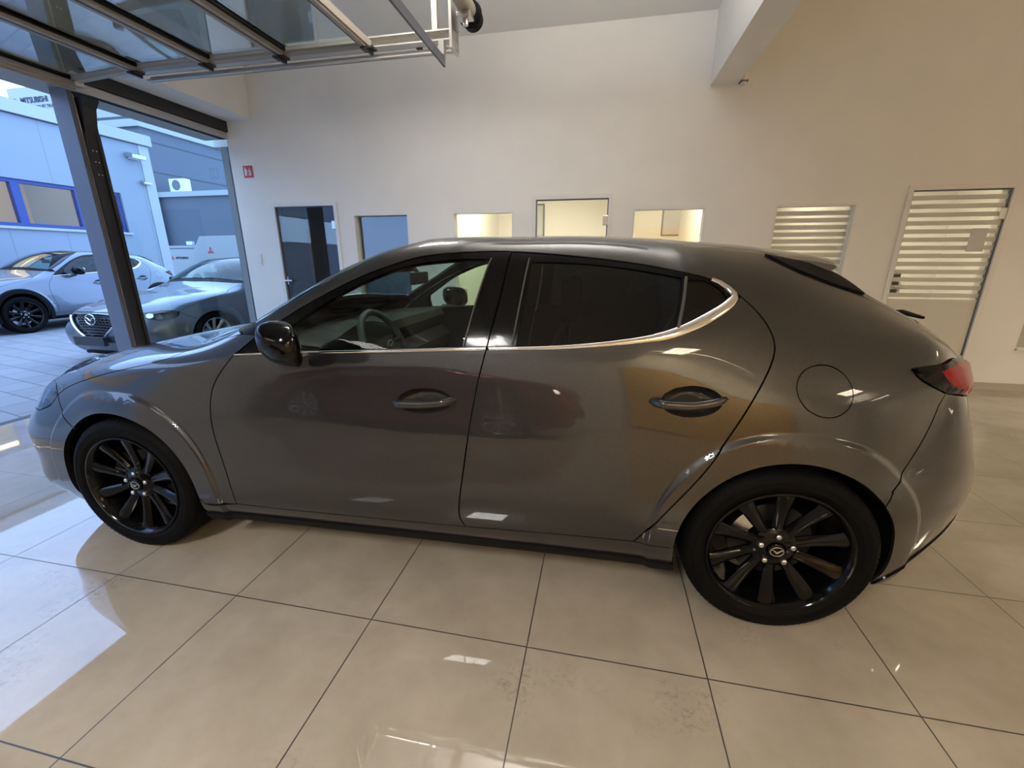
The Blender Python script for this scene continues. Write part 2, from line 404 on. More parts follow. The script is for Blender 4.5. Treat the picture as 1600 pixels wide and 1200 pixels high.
for y in (Y1-.02, Y0-.02):
    MB().tube([(GX0, y, 2.78), (GX0, y+.10, 2.78)], .03, 12).box(GX0-.06, GX0+.10, y-.05, y+.02, 2.77, 2.83).build('roller_bracket', alu, t)
def track(y, label):
    t = empty('gate_track', (0, y, 0)); tag(t, label, 'track')
    m_ = MB()
    def run(zlo, zhi, ya, yb, x0=-3.5): m_.box(x0, -.42, ya, yb, zlo, zhi)
    run(2.865, 2.875, 0, .075); run(2.925, 2.935, 0, .075); run(2.865, 2.935, .068, .075)
    run(2.80, 2.81, .02, .06, -3.2); run(2.80, 2.84, .052, .06, -3.2)
    m_.build('horizontal_rail', alu, t)
    m_ = MB(); m_.box(-.44, -.42, -.06, .10, 2.79, 3.10); m_.build('end_plate', alu, t)
    bx('hanger', alu_dull, t, -.60, -.56, .03, .06, 2.935, CZ)
    MB().tube([(-1.30, .11, 2.90), (-.75, .11, 2.90)], .014, 8).box(-.76, -.72, .09, .13, 2.87, 2.95).build('buffer_spring', dark_steel, t)
    m_ = MB(); m_.tube([(-1.2, .115, 2.955), (-.42, .115, 2.955)], .004, 6); m_.build('cable', dark_steel, t)
    return t
track(1.23, 'aluminium horizontal gate track under the lintel on the far side of the raised gate')
t = empty('spring_shaft', (-.31, 0, 3.02)); tag(t, 'grey spring shaft tube with black end drum across the ends of the gate track', 'shaft')
MB().tube([(0, Y0, 0), (0, 1.22, 0)], .058, 20).build('shaft_tube', alu_dull, t, smooth=40)
MB().tube([(0, 1.22, 0), (0, 1.27, 0), (0, 1.28, 0), (0, 1.36, 0)], [.078, .088, .075, .075], 24).build('end_drum', black_m, t, smooth=40)
MB().box(-.05, .05, 1.10, 1.20, -.08, -.055, bev=.004).tube([(0, 1.15, -.05), (0, 1.15, -.12)], .02, 10).build('bearing_block', silver, t)
t = empty('stay_bar', (-.50, 0, 2.72)); tag(t, 'flat grey steel stay bar running toward the viewer beside the spring shaft', 'bar')
bx('bar_flat', steel_grey, t, -.008, .008, -1.8, 1.22, -.03, .03); bx('bar_clip', alu, t, -.02, .02, 1.16, 1.21, .03, .12)
# post between the gate and the glazed bay
t = empty('gate_post', (-4.05, 1.24, 0)); tag(t, 'tall dark steel post with guide channel between gate and glazed bay', 'post')
MB().poly([(.02, -.045), (.02, .0), (-.17, .0), (-.17, -.045)], lambda a, b_, h: (a, b_, h), 0, 2.80).build('post_profile', steel_grey, t)
m_ = MB(); m_.box(.0, .035, .002, .13, 0, 2.45); m_.box(-.16, .0, .002, .135, 0, 2.80); m_.box(.035, .05, .10, .13, 0, 2.45); m_.box(.035, .05, .002, .018, 0, 2.45)
m_.build('guide_channel', dark_steel, t)
m_ = MB()
prof = [(.0, 2.30), (.035, 2.30), (.045, 2.52), (.08, 2.66), (.13, 2.72), (.13, 2.738), (.0, 2.738)]
m_.poly(prof, lambda a, b_, h: (a, h, b_), .02, .13).build('corner_gusset', dark_steel, t)
bx('edge_strip', alu, t, .02, .028, -.008, .0, 0, 2.75)
for z in (2.47, 2.44, 2.36, 2.305, 2.21, 2.10):
    for y in (.045, .075):
        MB().tube([(.0352, y, z), (.0362, y, z)], .006, 10).build('hole_dot', white_m, t)  # white discs drawn in place of the guide channel's holes
# glazed bay between post and far wall
t = empty('glazed_bay', (-4.08, 0, 0)); tag(t, 'tall clear glass pane with slim grey head rail between post and white wall', 'glazing')
bx('head_rail', alu, t, -.06, .03, 1.38, WY, 2.80, 2.87); bx('sill_rail', steel_grey, t, -.04, .02, 1.38, WY, 0, .06)
bx('glass_pane', glass_clear, t, -.012, -.004, 1.38, WY, .06, 2.80)

# ------------------------------------------------------------------ outside: yard and buildings
pav = mat('grey_pavers', (.34, .345, .37), .7)
n, l, b = nodes(pav); tc = n.new('ShaderNodeTexCoord'); br = n.new('ShaderNodeTexBrick')
br.inputs['Scale'].default_value = 1.0; br.inputs['Brick Width'].default_value = .42; br.inputs['Row Height'].default_value = .28
br.inputs['Mortar Size'].default_value = .008; br.inputs['Color1'].default_value = (.20, .195, .20, 1); br.inputs['Color2'].default_value = (.245, .235, .235, 1)
br.inputs['Mortar'].default_value = (.11, .105, .108, 1)
mpp = n.new('ShaderNodeMapping'); mpp.inputs['Rotation'].default_value = (0, 0, R(12)); l.new(tc.outputs['Object'], mpp.inputs[0]); l.new(mpp.outputs[0], br.inputs['Vector'])
l.new(br.outputs['Color'], b.inputs['Base Color'])
YZ = -.03
bx('ground_yard', pav, None, -60, -4.15, -40, 60, -.2, YZ, **S_)
bx('trim_7', dark_steel, None, -4.19, -4.10, -3.6, WY, -.12, .001, **S_)
light_blue = mat('pale_blue_cladding', (.225, .26, .30), .55)
n, l, b = nodes(light_blue); tc = n.new('ShaderNodeTexCoord'); sp = n.new('ShaderNodeSeparateXYZ'); l.new(tc.outputs['Object'], sp.inputs[0])
def mth(op, a, bb=None):
    q = n.new('ShaderNodeMath'); q.operation = op
    for i, v in enumerate((a, bb)):
        if v is None: continue
        if isinstance(v, (int, float)): q.inputs[i].default_value = v
        else: l.new(v, q.inputs[i])
    return q.outputs[0]
fr = mth('FRACT', mth('DIVIDE', sp.outputs['Y'], 1.15)); lt = mth('LESS_THAN', fr, .012)
mxx = n.new('ShaderNodeMixRGB'); mxx.inputs['Color1'].default_value = (.225, .26, .30, 1); mxx.inputs['Color2'].default_value = (.15, .17, .19, 1)
l.new(lt, mxx.inputs['Fac']); l.new(mxx.outputs['Color'], b.inputs['Base Color'])
mid_blue = mat('blue_grey_cladding', (.085, .105, .135), .55)
n, l, b = nodes(mid_blue); tc = n.new('ShaderNodeTexCoord'); wv = n.new('ShaderNodeTexWave'); wv.bands_direction = 'Z'; wv.inputs['Scale'].default_value = 3
bpn = n.new('ShaderNodeBump'); bpn.inputs['Strength'].default_value = .12; l.new(tc.outputs['Object'], wv.inputs['Vector']); l.new(wv.outputs['Fac'], bpn.inputs['Height']); l.new(bpn.outputs[0], b.inputs['Normal'])
pale_trim = mat('pale_metal_trim', (.36, .375, .38), .5)
blue_frame = mat('blue_window_frame', (.006, .035, .19), .4)
tan_wall = mat('workshop_inner_wall', (.52, .42, .25), .9)
tube_m = mat('tube_lamp', (1, 1, 1), .5, emit=(1, .80, .52), es=6)
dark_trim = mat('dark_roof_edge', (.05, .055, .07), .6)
# workshop across the yard: face at X=-13, corner at Y=9.6
BX = -13.0; BY1 = 9.58; BY0 = -14.0
t = empty('workshop_building', (BX, 0, YZ)); tag(t, 'pale blue workshop building with blue framed window band behind parked crossover', 'building')
WZ0, WZ1, WY1 = 2.12, 3.20, 8.50
m_ = MB(); D = .25
m_.box(-D, 0, BY0, BY1, 0, WZ0).box(-D, 0, BY0, BY1, WZ1, 4.62).box(-D, 0, WY1, BY1, WZ0, WZ1).box(-9, -D, BY1-D, BY1, 0, 4.62)
m_.build('cladding_wall', light_blue, t)
bx('corner_trim', pale_trim, t, -.02, .02, BY1-.28, BY1+.02, 0, 4.62)
m_ = MB(); m_.box(-9, .10, BY0, BY1+.10, 4.64, 4.93); m_.build('roof_fascia', pale_trim, t)
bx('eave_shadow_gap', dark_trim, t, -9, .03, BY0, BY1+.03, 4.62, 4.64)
bx('flat_roof', dark_trim, t, -9, .0, BY0, BY1, 4.93, 4.96)
bx('window_sill', pale_trim, t, -.05, .06, BY0, WY1+.06, WZ0-.06, WZ0)
bx('inner_wall', tan_wall, t, -5.0, -4.9, BY0, BY1-D, 0, 4.5); bx('inner_floor', tan_wall, t, -4.9, -.25, BY0, BY1-D, .0, .05); bx('inner_ceiling', tan_wall, t, -4.9, -.25, BY0, BY1-D, 4.4, 4.5)
for k in range(5):
    bx('tube_lamp', tube_m, t, -2.6, -2.5, 5.0-k*3.4, 6.6-k*3.4, 3.75, 3.82)
ys = [8.50, 7.45, 6.15, 4.85, 3.55, 2.25, .95, -.35]
for k in range(len(ys)-1):
    a, c_ = ys[k+1], ys[k]; m_ = MB(); f_ = .085
    m_.box(-.18, -.06, a, a+f_, WZ0, WZ1).box(-.18, -.06, c_-f_, c_, WZ0, WZ1).box(-.18, -.06, a+f_, c_-f_, WZ0, WZ0+f_).box(-.18, -.06, a+f_, c_-f_, WZ1-f_, WZ1)
    w = m_.build('window', blue_frame, t); bx('pane', glass_clear, w, -.125, -.115, a+f_, c_-f_, WZ0+f_, WZ1-f_)
def wall_lamp(y, z, label, s):
    t = empty('wall_lamp', (BX, y, z)); tag(t, label, 'lamp')
    m_ = MB(); m_.box(0, .03, -.10*s, .10*s, -.06*s, .06*s); m_.build('bracket', steel_grey, t)
    MB().box(.03, .30*s, -.20*s, .20*s, -.07*s, .05*s, M=Matrix.Rotation(R(12), 4, 'Y'), bev=.02).build('lamp_housing', silver, t)
    bx('lamp_lens', white_m, t, .06, .24*s, -.15*s, .15*s, -.12*s, -.075*s)
wall_lamp(9.05, 4.27, 'larger grey floodlight high on the pale blue workshop wall', 1.0)
wall_lamp(9.25, 3.57, 'smaller grey lamp low on the pale blue workshop wall near its corner', .6)
# advert board on the roof behind
t = empty('roof_sign', (-23.0, 14.0, 0)); tag(t, 'white forklift dealer sign board with dark lettering above the workshop roof', 'sign')
bx('sign_board', pale_trim, t, -1.75, 4.5, 0, .3, 7.0, 8.35); bx('sign_post', steel_grey, t, 1.2, 1.4, .3, .5, YZ, 8.2); bx('sign_post', steel_grey, t, -1.0, -.8, .3, .5, YZ, 8.2)
RX = Matrix.Rotation(PI/2, 4, 'X')
text_mesh('brand_lettering', 'MITSUBISHI', .30, sign_text, Matrix.Translation((-1.12, -.02, 7.76)) @ RX, t, bold=.004)
text_mesh('sub_lettering', 'FORKLIFT TRUCKS', .17, sign_text, Matrix.Translation((-.55, -.02, 7.54)) @ RX, t)
def three_diamonds(name, s, M, m, parent):
    m_ = MB()
    for a in (90, 210, 330):
        c_, s2 = math.cos(R(a)), math.sin(R(a))
        pts = []
        for (rr, ww) in ((.0, 0), (.5, .289), (1.0, 0), (.5, -.289)): pts.append((s*(rr*c_-ww*s2), s*(rr*s2+ww*c_)))
        m_.poly(pts, lambda p, q, h: M @ Vector((p, q, h)), 0, .01)
    return m_.build(name, m, parent)
three_diamonds('diamond_emblem', .13, Matrix.Translation((-1.42, -.01, 7.86)) @ RX, logo_red, t)
# big hall behind
t = empty('hall_building', (-24, 18.9, YZ)); tag(t, 'large blue grey hall with white roof edge behind the workshop', 'building')
bx('cladding_wall', mid_blue, t, -16, 0, 0, 26, 0, 8.2); bx('roof_fascia', pale_trim, t, -16.15, .15, -.15, 26.15, 8.2, 8.75)
bx('wall_seam', dark_trim, t, -16.02, .02, -.02, 26.02, 7.55, 7.60); bx('wall_seam', dark_trim, t, -16.02, .02, -.02, 26.02, 6.02, 6.07)
t = empty('annex_building', (-30, 19.2, YZ)); tag(t, 'low flat roofed blue grey annex with white roof edge in front of the hall', 'building')
bx('cladding_wall', mid_blue, t, 6.02, 16.5, .05, 5.0, 0, 4.72); bx('roof_fascia', pale_trim, t, 6.02, 16.6, -.12, 5.0, 4.72, 4.98)
m_ = MB(); m_.box(10.75, 11.9, -.03, .08, 0, 3.85); d_ = m_.build('door', dark_trim, t); bx('door_leaf', steel_grey, d_, 10.85, 11.8, -.05, -.02, 0, 3.75)
MB().box(7.35, 7.75, -.15, .05, 2.15, 2.35, bev=.02).build('wall_light', white_m, t)
t = empty('air_conditioner', (-22.85, 19.6, 4.95)); tag(t, 'white air conditioning unit on the annex roof', 'air conditioner')
MB().box(-.52, .52, -.2, .2, .04, .72, bev=.03).build('housing', white_m, t)
m_ = MB(); m_.lathe([(.02, -.21), (.27, -.21), (.27, -.20), (.02, -.20)], 24, c=(-.05, 0, .38), closed_prof=True); m_.build('fan_grille', steel_grey, t)
for sx in (-.4, .4): bx('foot', steel_grey, t, sx-.04, sx+.04, -.2, .2, 0, .04)
van_white = mat('van_paint', (.40, .41, .41), .35)
# white vehicles behind the sedan
def delivery_van(x, y, label):
    t = empty('delivery_van', (x, y, YZ)); tag(t, label, 'van')
    pr = [(0, .35), (0, 1.05), (.75, 1.25), (1.35, 1.95), (1.6, 2.03), (4.6, 2.05), (4.7, 1.0), (4.7, .35)]
    m_ = MB(); m_.poly(pr, lambda a, b_, h: (a, h, b_), -.9, .9); m_.build('van_body', van_white, t)
    bx('window', black_gloss, t, 1.25, 2.1, -.91, -.9, 1.2, 1.75)
    for xx in (.9, 3.8):
        for yy in (-.92, .72): MB().lathe([(.02, 0), (.3, 0), (.34, .03), (.34, .17), (.3, .2), (.02, .2)], 28, c=(xx, yy, .34)).build('wheel', rubber, t, smooth=35)
    bx('roof_rail', steel_grey, t, 1.6, 4.6, -.91, -.895, 1.88, 1.93)
    text_mesh('brand_lettering', 'MITSUBISHI', .15, sign_text, Matrix.Translation((2.72, -.91, 1.39)) @ RX, t, bold=.002)
    three_diamonds('diamond_emblem', .11, Matrix.Translation((2.52, -.905, 1.43)) @ RX, logo_red, t)
delivery_van(-23.6, 17.6, 'white delivery van with dark lettering behind the workshop corner')
t = empty('box_truck', (-15.55, 15.6, YZ)); tag(t, 'white truck with slanted front box behind the sedan roof', 'truck')
pr = [(-1.85, .8), (-1.85, 1.85), (-1.45, 2.36), (3.2, 2.42), (3.2, .8)]
MB().poly(pr, lambda a, b_, h: (a, h, b_), -1.0, 1.0).build('cargo_box', van_white, t)
bx('chassis', dark_steel, t, -1.8, 3.1, -.8, .8, .5, .8)
for xx in (-1.2, 2.2):
    for yy in (-1.0, .78): MB().lathe([(.02, 0), (.36, 0), (.42, .03), (.42, .19), (.36, .22), (.02, .22)], 28, c=(xx, yy, .42)).build('wheel', rubber, t, smooth=35)
three_diamonds('diamond_emblem', .19, Matrix.Translation((-.98, -1.005, 1.72)) @ RX, logo_red, t)

# ------------------------------------------------------------------ car body: a C2 spline surface through longitudinal lines
XS=[-1.85,-1.6,-1.36,-1.1,-.85,-.6,-.3,0,.3,.6,.9,1.15,1.4,1.6,1.8]
ZL=[.17,.25,.38,.53,.70]
YL=[[.785,.815,.82,.82,.815,.81,.81,.81,.81,.81,.815,.82,.825,.81,.75],
[.825,.855,.868,.868,.862,.86,.858,.858,.858,.858,.862,.87,.875,.86,.79],
[.838,.872,.888,.888,.889,.890,.890,.890,.890,.890,.890,.892,.895,.88,.81],
[.838,.873,.893,.889,.885,.884,.884,.884,.884,.884,.886,.892,.8965,.883,.82],
[.77,.838,.878,.876,.872,.870,.868,.867,.866,.866,.868,.874,.874,.858,.80]]
J5=[(.70,.77),(.79,.815),(.84,.84),(.855,.85),(.853,.85),(.851,.85),(.849,.85),(.847,.85),(.846,.855),(.845,.86),(.845,.87),(.842,.88),(.838,.89),(.81,.89),(.755,.885)]
UP=[ # j6..j11 (y,z)
[(.645,.80),(.585,.82),(.50,.835),(.38,.846),(.20,.855),(0,.858)],
[(.725,.858),(.65,.882),(.53,.895),(.40,.903),(.21,.91),(0,.912)],
[(.775,.90),(.68,.925),(.56,.936),(.42,.943),(.22,.95),(0,.953)],
[(.81,.925),(.72,.948),(.60,.962),(.45,.975),(.25,.985),(0,.99)],
[(.83,.945),(.785,.99),(.72,1.02),(.56,1.05),(.30,1.085),(0,1.095)],
[(.828,.966),(.80,1.04),(.765,1.11),(.68,1.155),(.38,1.215),(0,1.235)],
[(.825,.982),(.785,1.085),(.735,1.19),(.67,1.285),(.38,1.35),(0,1.37)],
[(.822,.997),(.775,1.10),(.72,1.215),(.64,1.355),(.40,1.412),(0,1.43)],
[(.817,1.012),(.77,1.115),(.715,1.23),(.63,1.36),(.40,1.42),(0,1.437)],
[(.810,1.03),(.763,1.13),(.708,1.235),(.622,1.36),(.40,1.42),(0,1.437)],
[(.80,1.05),(.752,1.14),(.70,1.225),(.615,1.335),(.40,1.405),(0,1.425)],
[(.775,1.07),(.735,1.14),(.69,1.205),(.61,1.29),(.40,1.375),(0,1.405)],
[(.745,1.07),(.705,1.125),(.66,1.18),(.585,1.25),(.40,1.34),(0,1.38)],
[(.71,1.055),(.665,1.10),(.61,1.145),(.53,1.20),(.40,1.27),(0,1.33)],
[(.665,1.03),(.62,1.07),(.57,1.095),(.49,1.13),(.38,1.165),(0,1.19)]]
F_=[ # F0..F3
[(-2.21,.32,.2),(-2.215,.30,.2),(-2.22,.27,.2),(-2.225,.245,.2),(-2.23,.22,.2),(-2.235,.195,.2),(-2.24,.17,.2),(-2.245,.14,.2),(-2.25,.11,.2),(-2.255,.08,.2),(-2.258,.04,.2),(-2.26,0,.2)],
[(-2.18,.42,.2),(-2.23,.44,.25),(-2.26,.45,.32),(-2.275,.44,.37),(-2.28,.42,.405),(-2.285,.38,.43),(-2.29,.33,.445),(-2.295,.28,.455),(-2.295,.23,.46),(-2.295,.17,.463),(-2.297,.09,.465),(-2.30,0,.466)],
[(-2.12,.58,.19),(-2.17,.62,.26),(-2.205,.635,.36),(-2.22,.635,.45),(-2.22,.61,.53),(-2.215,.54,.585),(-2.23,.48,.61),(-2.245,.42,.625),(-2.26,.35,.635),(-2.27,.27,.64),(-2.28,.14,.645),(-2.285,0,.648)],
[(-2.0,.72,.185),(-2.05,.76,.25),(-2.05,.768,.36),(-2.075,.765,.48),(-2.075,.72,.59),(-2.07,.66,.675),(-2.10,.60,.70),(-2.135,.53,.72),(-2.15,.44,.75),(-2.17,.34,.757),(-2.185,.18,.762),(-2.19,0,.765)]]
R_=[ # R3..R0
[(1.90,.66,.2),(1.93,.70,.27),(1.95,.725,.38),(1.97,.735,.53),(1.96,.73,.70),(1.93,.69,.87),(1.93,.61,.985),(1.95,.565,1.01),(1.97,.505,1.028),(1.99,.425,1.045),(2.01,.27,1.07),(2.03,0,1.075)],
[(1.98,.56,.205),(2.03,.60,.27),(2.07,.625,.38),(2.09,.63,.52),(2.06,.625,.66),(2.03,.60,.80),(2.04,.53,.90),(2.06,.48,.93),(2.07,.42,.945),(2.08,.34,.96),(2.09,.2,.972),(2.10,0,.98)],
[(2.04,.45,.205),(2.09,.47,.26),(2.13,.475,.34),(2.155,.465,.44),(2.16,.45,.53),(2.16,.41,.59),(2.16,.37,.625),(2.165,.32,.64),(2.165,.27,.65),(2.165,.21,.658),(2.168,.11,.662),(2.17,0,.665)],
[(2.08,.32,.21),(2.085,.30,.213),(2.09,.27,.217),(2.095,.245,.22),(2.10,.22,.224),(2.103,.195,.228),(2.106,.17,.232),(2.109,.14,.236),(2.112,.11,.24),(2.115,.08,.244),(2.118,.04,.248),(2.12,0,.25)]]

def hero_net():
    M = []
    for i, x in enumerate(XS):
        M.append([(x, YL[j][i], ZL[j]) for j in range(5)]+[(x,)+J5[i]]+[(x,)+q for q in UP[i]])
    return np.array(F_+M+R_, float)
def knots(net):
    d = np.linalg.norm(np.diff(net, axis=0), axis=2).mean(1); u = np.concatenate([[0], np.cumsum(d)])
    d = np.linalg.norm(np.diff(net, axis=1), axis=2)[4:-4].mean(0); t = np.concatenate([[0], np.cumsum(d)])
    return u, t
HN = hero_net(); UK, TK = knots(HN); TM = TK[-1]
class Surf:
    def __init__(s, net, arches, flare=.009, valley=0.0, width=.032):
        s.u = UK; s.t = np.concatenate([TK, 2*TM-TK[-2::-1]]); s.arches = arches; s.flare = flare; s.valley = valley; s.width = width; s.crease = None
        n = np.asarray(net, float); s.n = np.concatenate([n, (n*[1, -1, 1])[:, -2::-1]], 1)
        s.Mu = s._m(s.u); s.Mt = s._m(s.t)
    @staticmethod
    def _m(u):
        n = len(u); h = np.diff(u); A = np.zeros((n, n)); B = np.zeros((n, n)); A[0, 0] = A[-1, -1] = 1
        for i in range(1, n-1):
            A[i, i-1] = h[i-1]; A[i, i] = 2*(h[i-1]+h[i]); A[i, i+1] = h[i]
            B[i, i-1] = 6/h[i-1]; B[i, i] = -6/h[i-1]-6/h[i]; B[i, i+1] = 6/h[i]
        return np.linalg.solve(A, B)
    @staticmethod
    def _w(u, M, q):
        q = np.clip(q, u[0], u[-1]); n = len(u); i = np.clip(np.searchsorted(u, q, side='right')-1, 0, n-2); h = u[i+1]-u[i]
        a = (u[i+1]-q)/h; b = 1-a; r = np.arange(len(q)); Wt = np.zeros((len(q), n))
        Wt[r, i] += a; Wt[r, i+1] += b
        return Wt+((a**3-a)*h*h/6)[:, None]*M[i]+((b**3-b)*h*h/6)[:, None]*M[i+1]
    def P(s, u, t):
        u = np.atleast_1d(np.asarray(u, float)); t = np.atleast_1d(np.asarray(t, float))
        p = np.einsum('pk,pj,kjc->pc', s._w(s.u, s.Mu, u), s._w(s.t, s.Mt, t), s.n)
        for cx, cz, r in s.arches:       # wheel arch lips stand proud of the side
            d = np.hypot(p[:, 0]-cx, p[:, 2]-cz); k = np.clip((r+.110-d)/s.width, 0, 1); k = k*k*(3-2*k)
            k *= np.clip((.78-p[:, 2])/.04, 0, 1)*(np.abs(p[:, 1]) > .5)
            p[:, 1] += s.flare*k*np.sign(p[:, 1])
        # shallow valley from the tail lamp down to the rear arch
        tt = np.where(t > TM, 2*TM-t, t); k = np.clip((tt-.44)/.276, 0, 1); us = np.interp(tt, [.40, .44, .49, .575, .66, .712, .75], [4.46, 4.50, 4.545, 4.607, 4.66, 4.70, 4.73])
        e = (u-us-.02)/np.where(u > us+.02, .075, .13); k = np.clip((tt-.42)/.08, 0, 1)*np.clip((.735-tt)/.05, 0, 1)
        p[:, 1] -= s.valley*k*np.exp(-e*e)*np.sign(p[:, 1])
        return p*[1, -1, 1]
    def N(s, u, t):
        e = 2e-3; n = np.cross(s.P(np.add(u, e), t)-s.P(np.subtract(u, e), t), s.P(u, np.add(t, e))-s.P(u, np.subtract(t, e)))
        return n/np.maximum(np.linalg.norm(n, axis=1), 1e-9)[:, None]*s.sign()
    def sign(s):
        if not hasattr(s, '_s'):
            e = 2e-3; a, b = [2.6], [.5]; n = np.cross(s.P([2.6+e], b)-s.P(a, b), s.P(a, [.5+e])-s.P(a, b))[0]; s._s = 1 if n[1] < 0 else -1
        return s._s
FEAT={
'gap_front':[(2.049,0.847),(2.002,0.773),(1.942,0.67),(1.918,0.558),(1.928,0.432),(1.959,0.273),(1.961,0.133)],
'gutter':[(2.146,0.928),(2.189,0.951),(2.354,1.019),(2.534,1.081),(2.674,1.113),(2.801,1.133),(2.927,1.143),(3.077,1.151),(3.176,1.151),(3.418,1.129),(3.649,1.115),(3.783,1.107),(3.893,1.096),(3.946,1.076),(3.993,1.029)],
'gap_rear':[(3.993,1.029),(4.046,0.952),(4.083,0.864),(4.093,0.816),(4.076,0.772),(4.033,0.71),(3.972,0.613),(3.894,0.473),(3.8,0.334),(3.682,0.158)],
'bottom_f':[(1.961,0.133),(2.223,0.13),(2.677,0.133),(3.031,0.14)],
'bottom_r':[(3.031,0.14),(3.37,0.151),(3.682,0.158)],
'bgap_up':[(3.176,1.151),(3.172,1.126),(3.155,1.024),(3.133,0.929),(3.113,0.845)],
'bgap_dn':[(3.113,0.845),(3.074,0.689),(3.03,0.395),(3.008,0.214),(3.013,0.176),(3.031,0.14)],
'belt_f':[(2.049,0.847),(2.39,0.846),(2.768,0.846),(3.113,0.845)],
'belt_r':[(3.113,0.845),(3.346,0.844),(3.545,0.85),(3.716,0.861),(3.843,0.896),(3.919,0.954),(3.975,1.011),(3.993,1.029)],
'win_f':[(2.309,0.86),(2.309,0.939),(2.361,0.972),(2.475,1.024),(2.576,1.064),(2.678,1.091),(2.78,1.109),(2.932,1.118),(3.02,1.122),(3.097,1.119),(3.066,1.016),(3.041,0.932),(3.022,0.852),(2.715,0.853)],
'win_r':[(3.259,1.108),(3.373,1.106),(3.512,1.101),(3.648,1.093),(3.796,1.083),(3.78,0.964),(3.765,0.876),(3.652,0.86),(3.523,0.855),(3.345,0.849),(3.221,0.85),(3.234,0.945)],
'win_q':[(3.817,1.079),(3.871,1.086),(3.898,1.076),(3.929,1.05),(3.945,1.022),(3.935,0.991),(3.904,0.951),(3.843,0.907),(3.79,0.885),(3.802,0.978)],
'chrome':[(2.055,0.847),(2.216,0.845),(2.39,0.846),(2.611,0.846),(2.768,0.846),(3.113,0.845),(3.346,0.844),(3.545,0.85),(3.653,0.857),(3.737,0.866),(3.811,0.886),(3.864,0.912),(3.919,0.954),(3.952,0.99),(3.971,1.02),(3.97,1.038),(3.952,1.062),(3.925,1.084),(3.897,1.093)],
'fin_top':[(4.134,1.326),(4.217,1.325),(4.302,1.347),(4.386,1.368),(4.447,1.345),(4.503,1.235)],
'fin_low':[(4.503,1.235),(4.412,1.208),(4.305,1.21),(4.205,1.25),(4.134,1.326)],
'arch_f':[(1.064,0.024),(1.045,0.093),(1.039,0.159),(1.046,0.222),(1.062,0.284),(1.088,0.342),(1.124,0.394),(1.17,0.441),(1.223,0.48),(1.282,0.509),(1.345,0.526),(1.41,0.53),(1.474,0.524),(1.536,0.507),(1.595,0.48),(1.648,0.443),(1.694,0.397),(1.732,0.344),(1.76,0.286),(1.777,0.224),(1.783,0.161),(1.777,0.094),(1.76,0.023)],
'arch_r':[(3.845,0.021),(3.828,0.091),(3.822,0.158),(3.828,0.22),(3.844,0.281),(3.871,0.339),(3.908,0.391),(3.953,0.437),(4.005,0.474),(4.063,0.502),(4.124,0.518),(4.188,0.524),(4.252,0.519),(4.314,0.502),(4.373,0.476),(4.427,0.438),(4.474,0.392),(4.512,0.338),(4.54,0.281),(4.556,0.22),(4.562,0.159),(4.555,0.094),(4.535,0.025)],
'hood_line':[(0.993,0.558),(1.116,0.639),(1.348,0.715),(1.555,0.775),(1.699,0.837),(1.769,0.915),(1.904,0.968),(2.065,0.964)],
'seam_f':[(0.993,0.558),(0.989,0.482),(1.055,0.437)],
'lamp_low':[(0.993,0.558),(0.955,0.505),(0.84,0.491)],
'seam_r':[(4.697,0.715),(4.656,0.662),(4.604,0.576),(4.545,0.488),(4.496,0.44)],
'tl_up':[(4.547,0.778),(4.566,0.784),(4.688,0.8),(4.891,0.911)],
'tl_low':[(4.547,0.778),(4.56,0.763),(4.609,0.741),(4.687,0.719),(4.787,0.717)],
'fuel':[(4.338,0.715),(4.336,0.703),(4.331,0.692),(4.322,0.682),(4.311,0.674),(4.298,0.667),(4.283,0.662),(4.266,0.66),(4.249,0.66),(4.231,0.663),(4.214,0.669),(4.198,0.676),(4.184,0.685),(4.173,0.696),(4.164,0.707),(4.159,0.719),(4.157,0.73),(4.159,0.741),(4.164,0.751),(4.172,0.76),(4.184,0.768),(4.198,0.774),(4.215,0.778),(4.232,0.78),(4.251,0.78),(4.269,0.778),(4.286,0.773),(4.301,0.766),(4.315,0.758),(4.325,0.748),(4.333,0.737),(4.337,0.726)],
'h_f':[(2.988,0.671),(2.984,0.658),(2.973,0.645),(2.956,0.634),(2.934,0.624),(2.907,0.618),(2.879,0.614),(2.851,0.614),(2.824,0.618),(2.801,0.625),(2.783,0.634),(2.772,0.646),(2.769,0.66),(2.773,0.674),(2.784,0.687),(2.802,0.698),(2.825,0.708),(2.852,0.714),(2.88,0.716),(2.908,0.716),(2.934,0.712),(2.957,0.705),(2.973,0.695),(2.984,0.684)],
'h_r':[(3.934,0.697),(3.932,0.686),(3.923,0.676),(3.908,0.666),(3.888,0.658),(3.864,0.653),(3.839,0.65),(3.812,0.65),(3.787,0.654),(3.765,0.661),(3.748,0.67),(3.737,0.681),(3.732,0.693),(3.735,0.705),(3.744,0.716),(3.76,0.724),(3.78,0.731),(3.805,0.734),(3.831,0.736),(3.857,0.734),(3.882,0.73),(3.903,0.724),(3.92,0.716),(3.93,0.707)],
'hb_f':[(2.75,0.656),(2.879,0.658),(3.005,0.677)],
'hb_r':[(3.694,0.694),(3.833,0.688),(3.946,0.705)]}

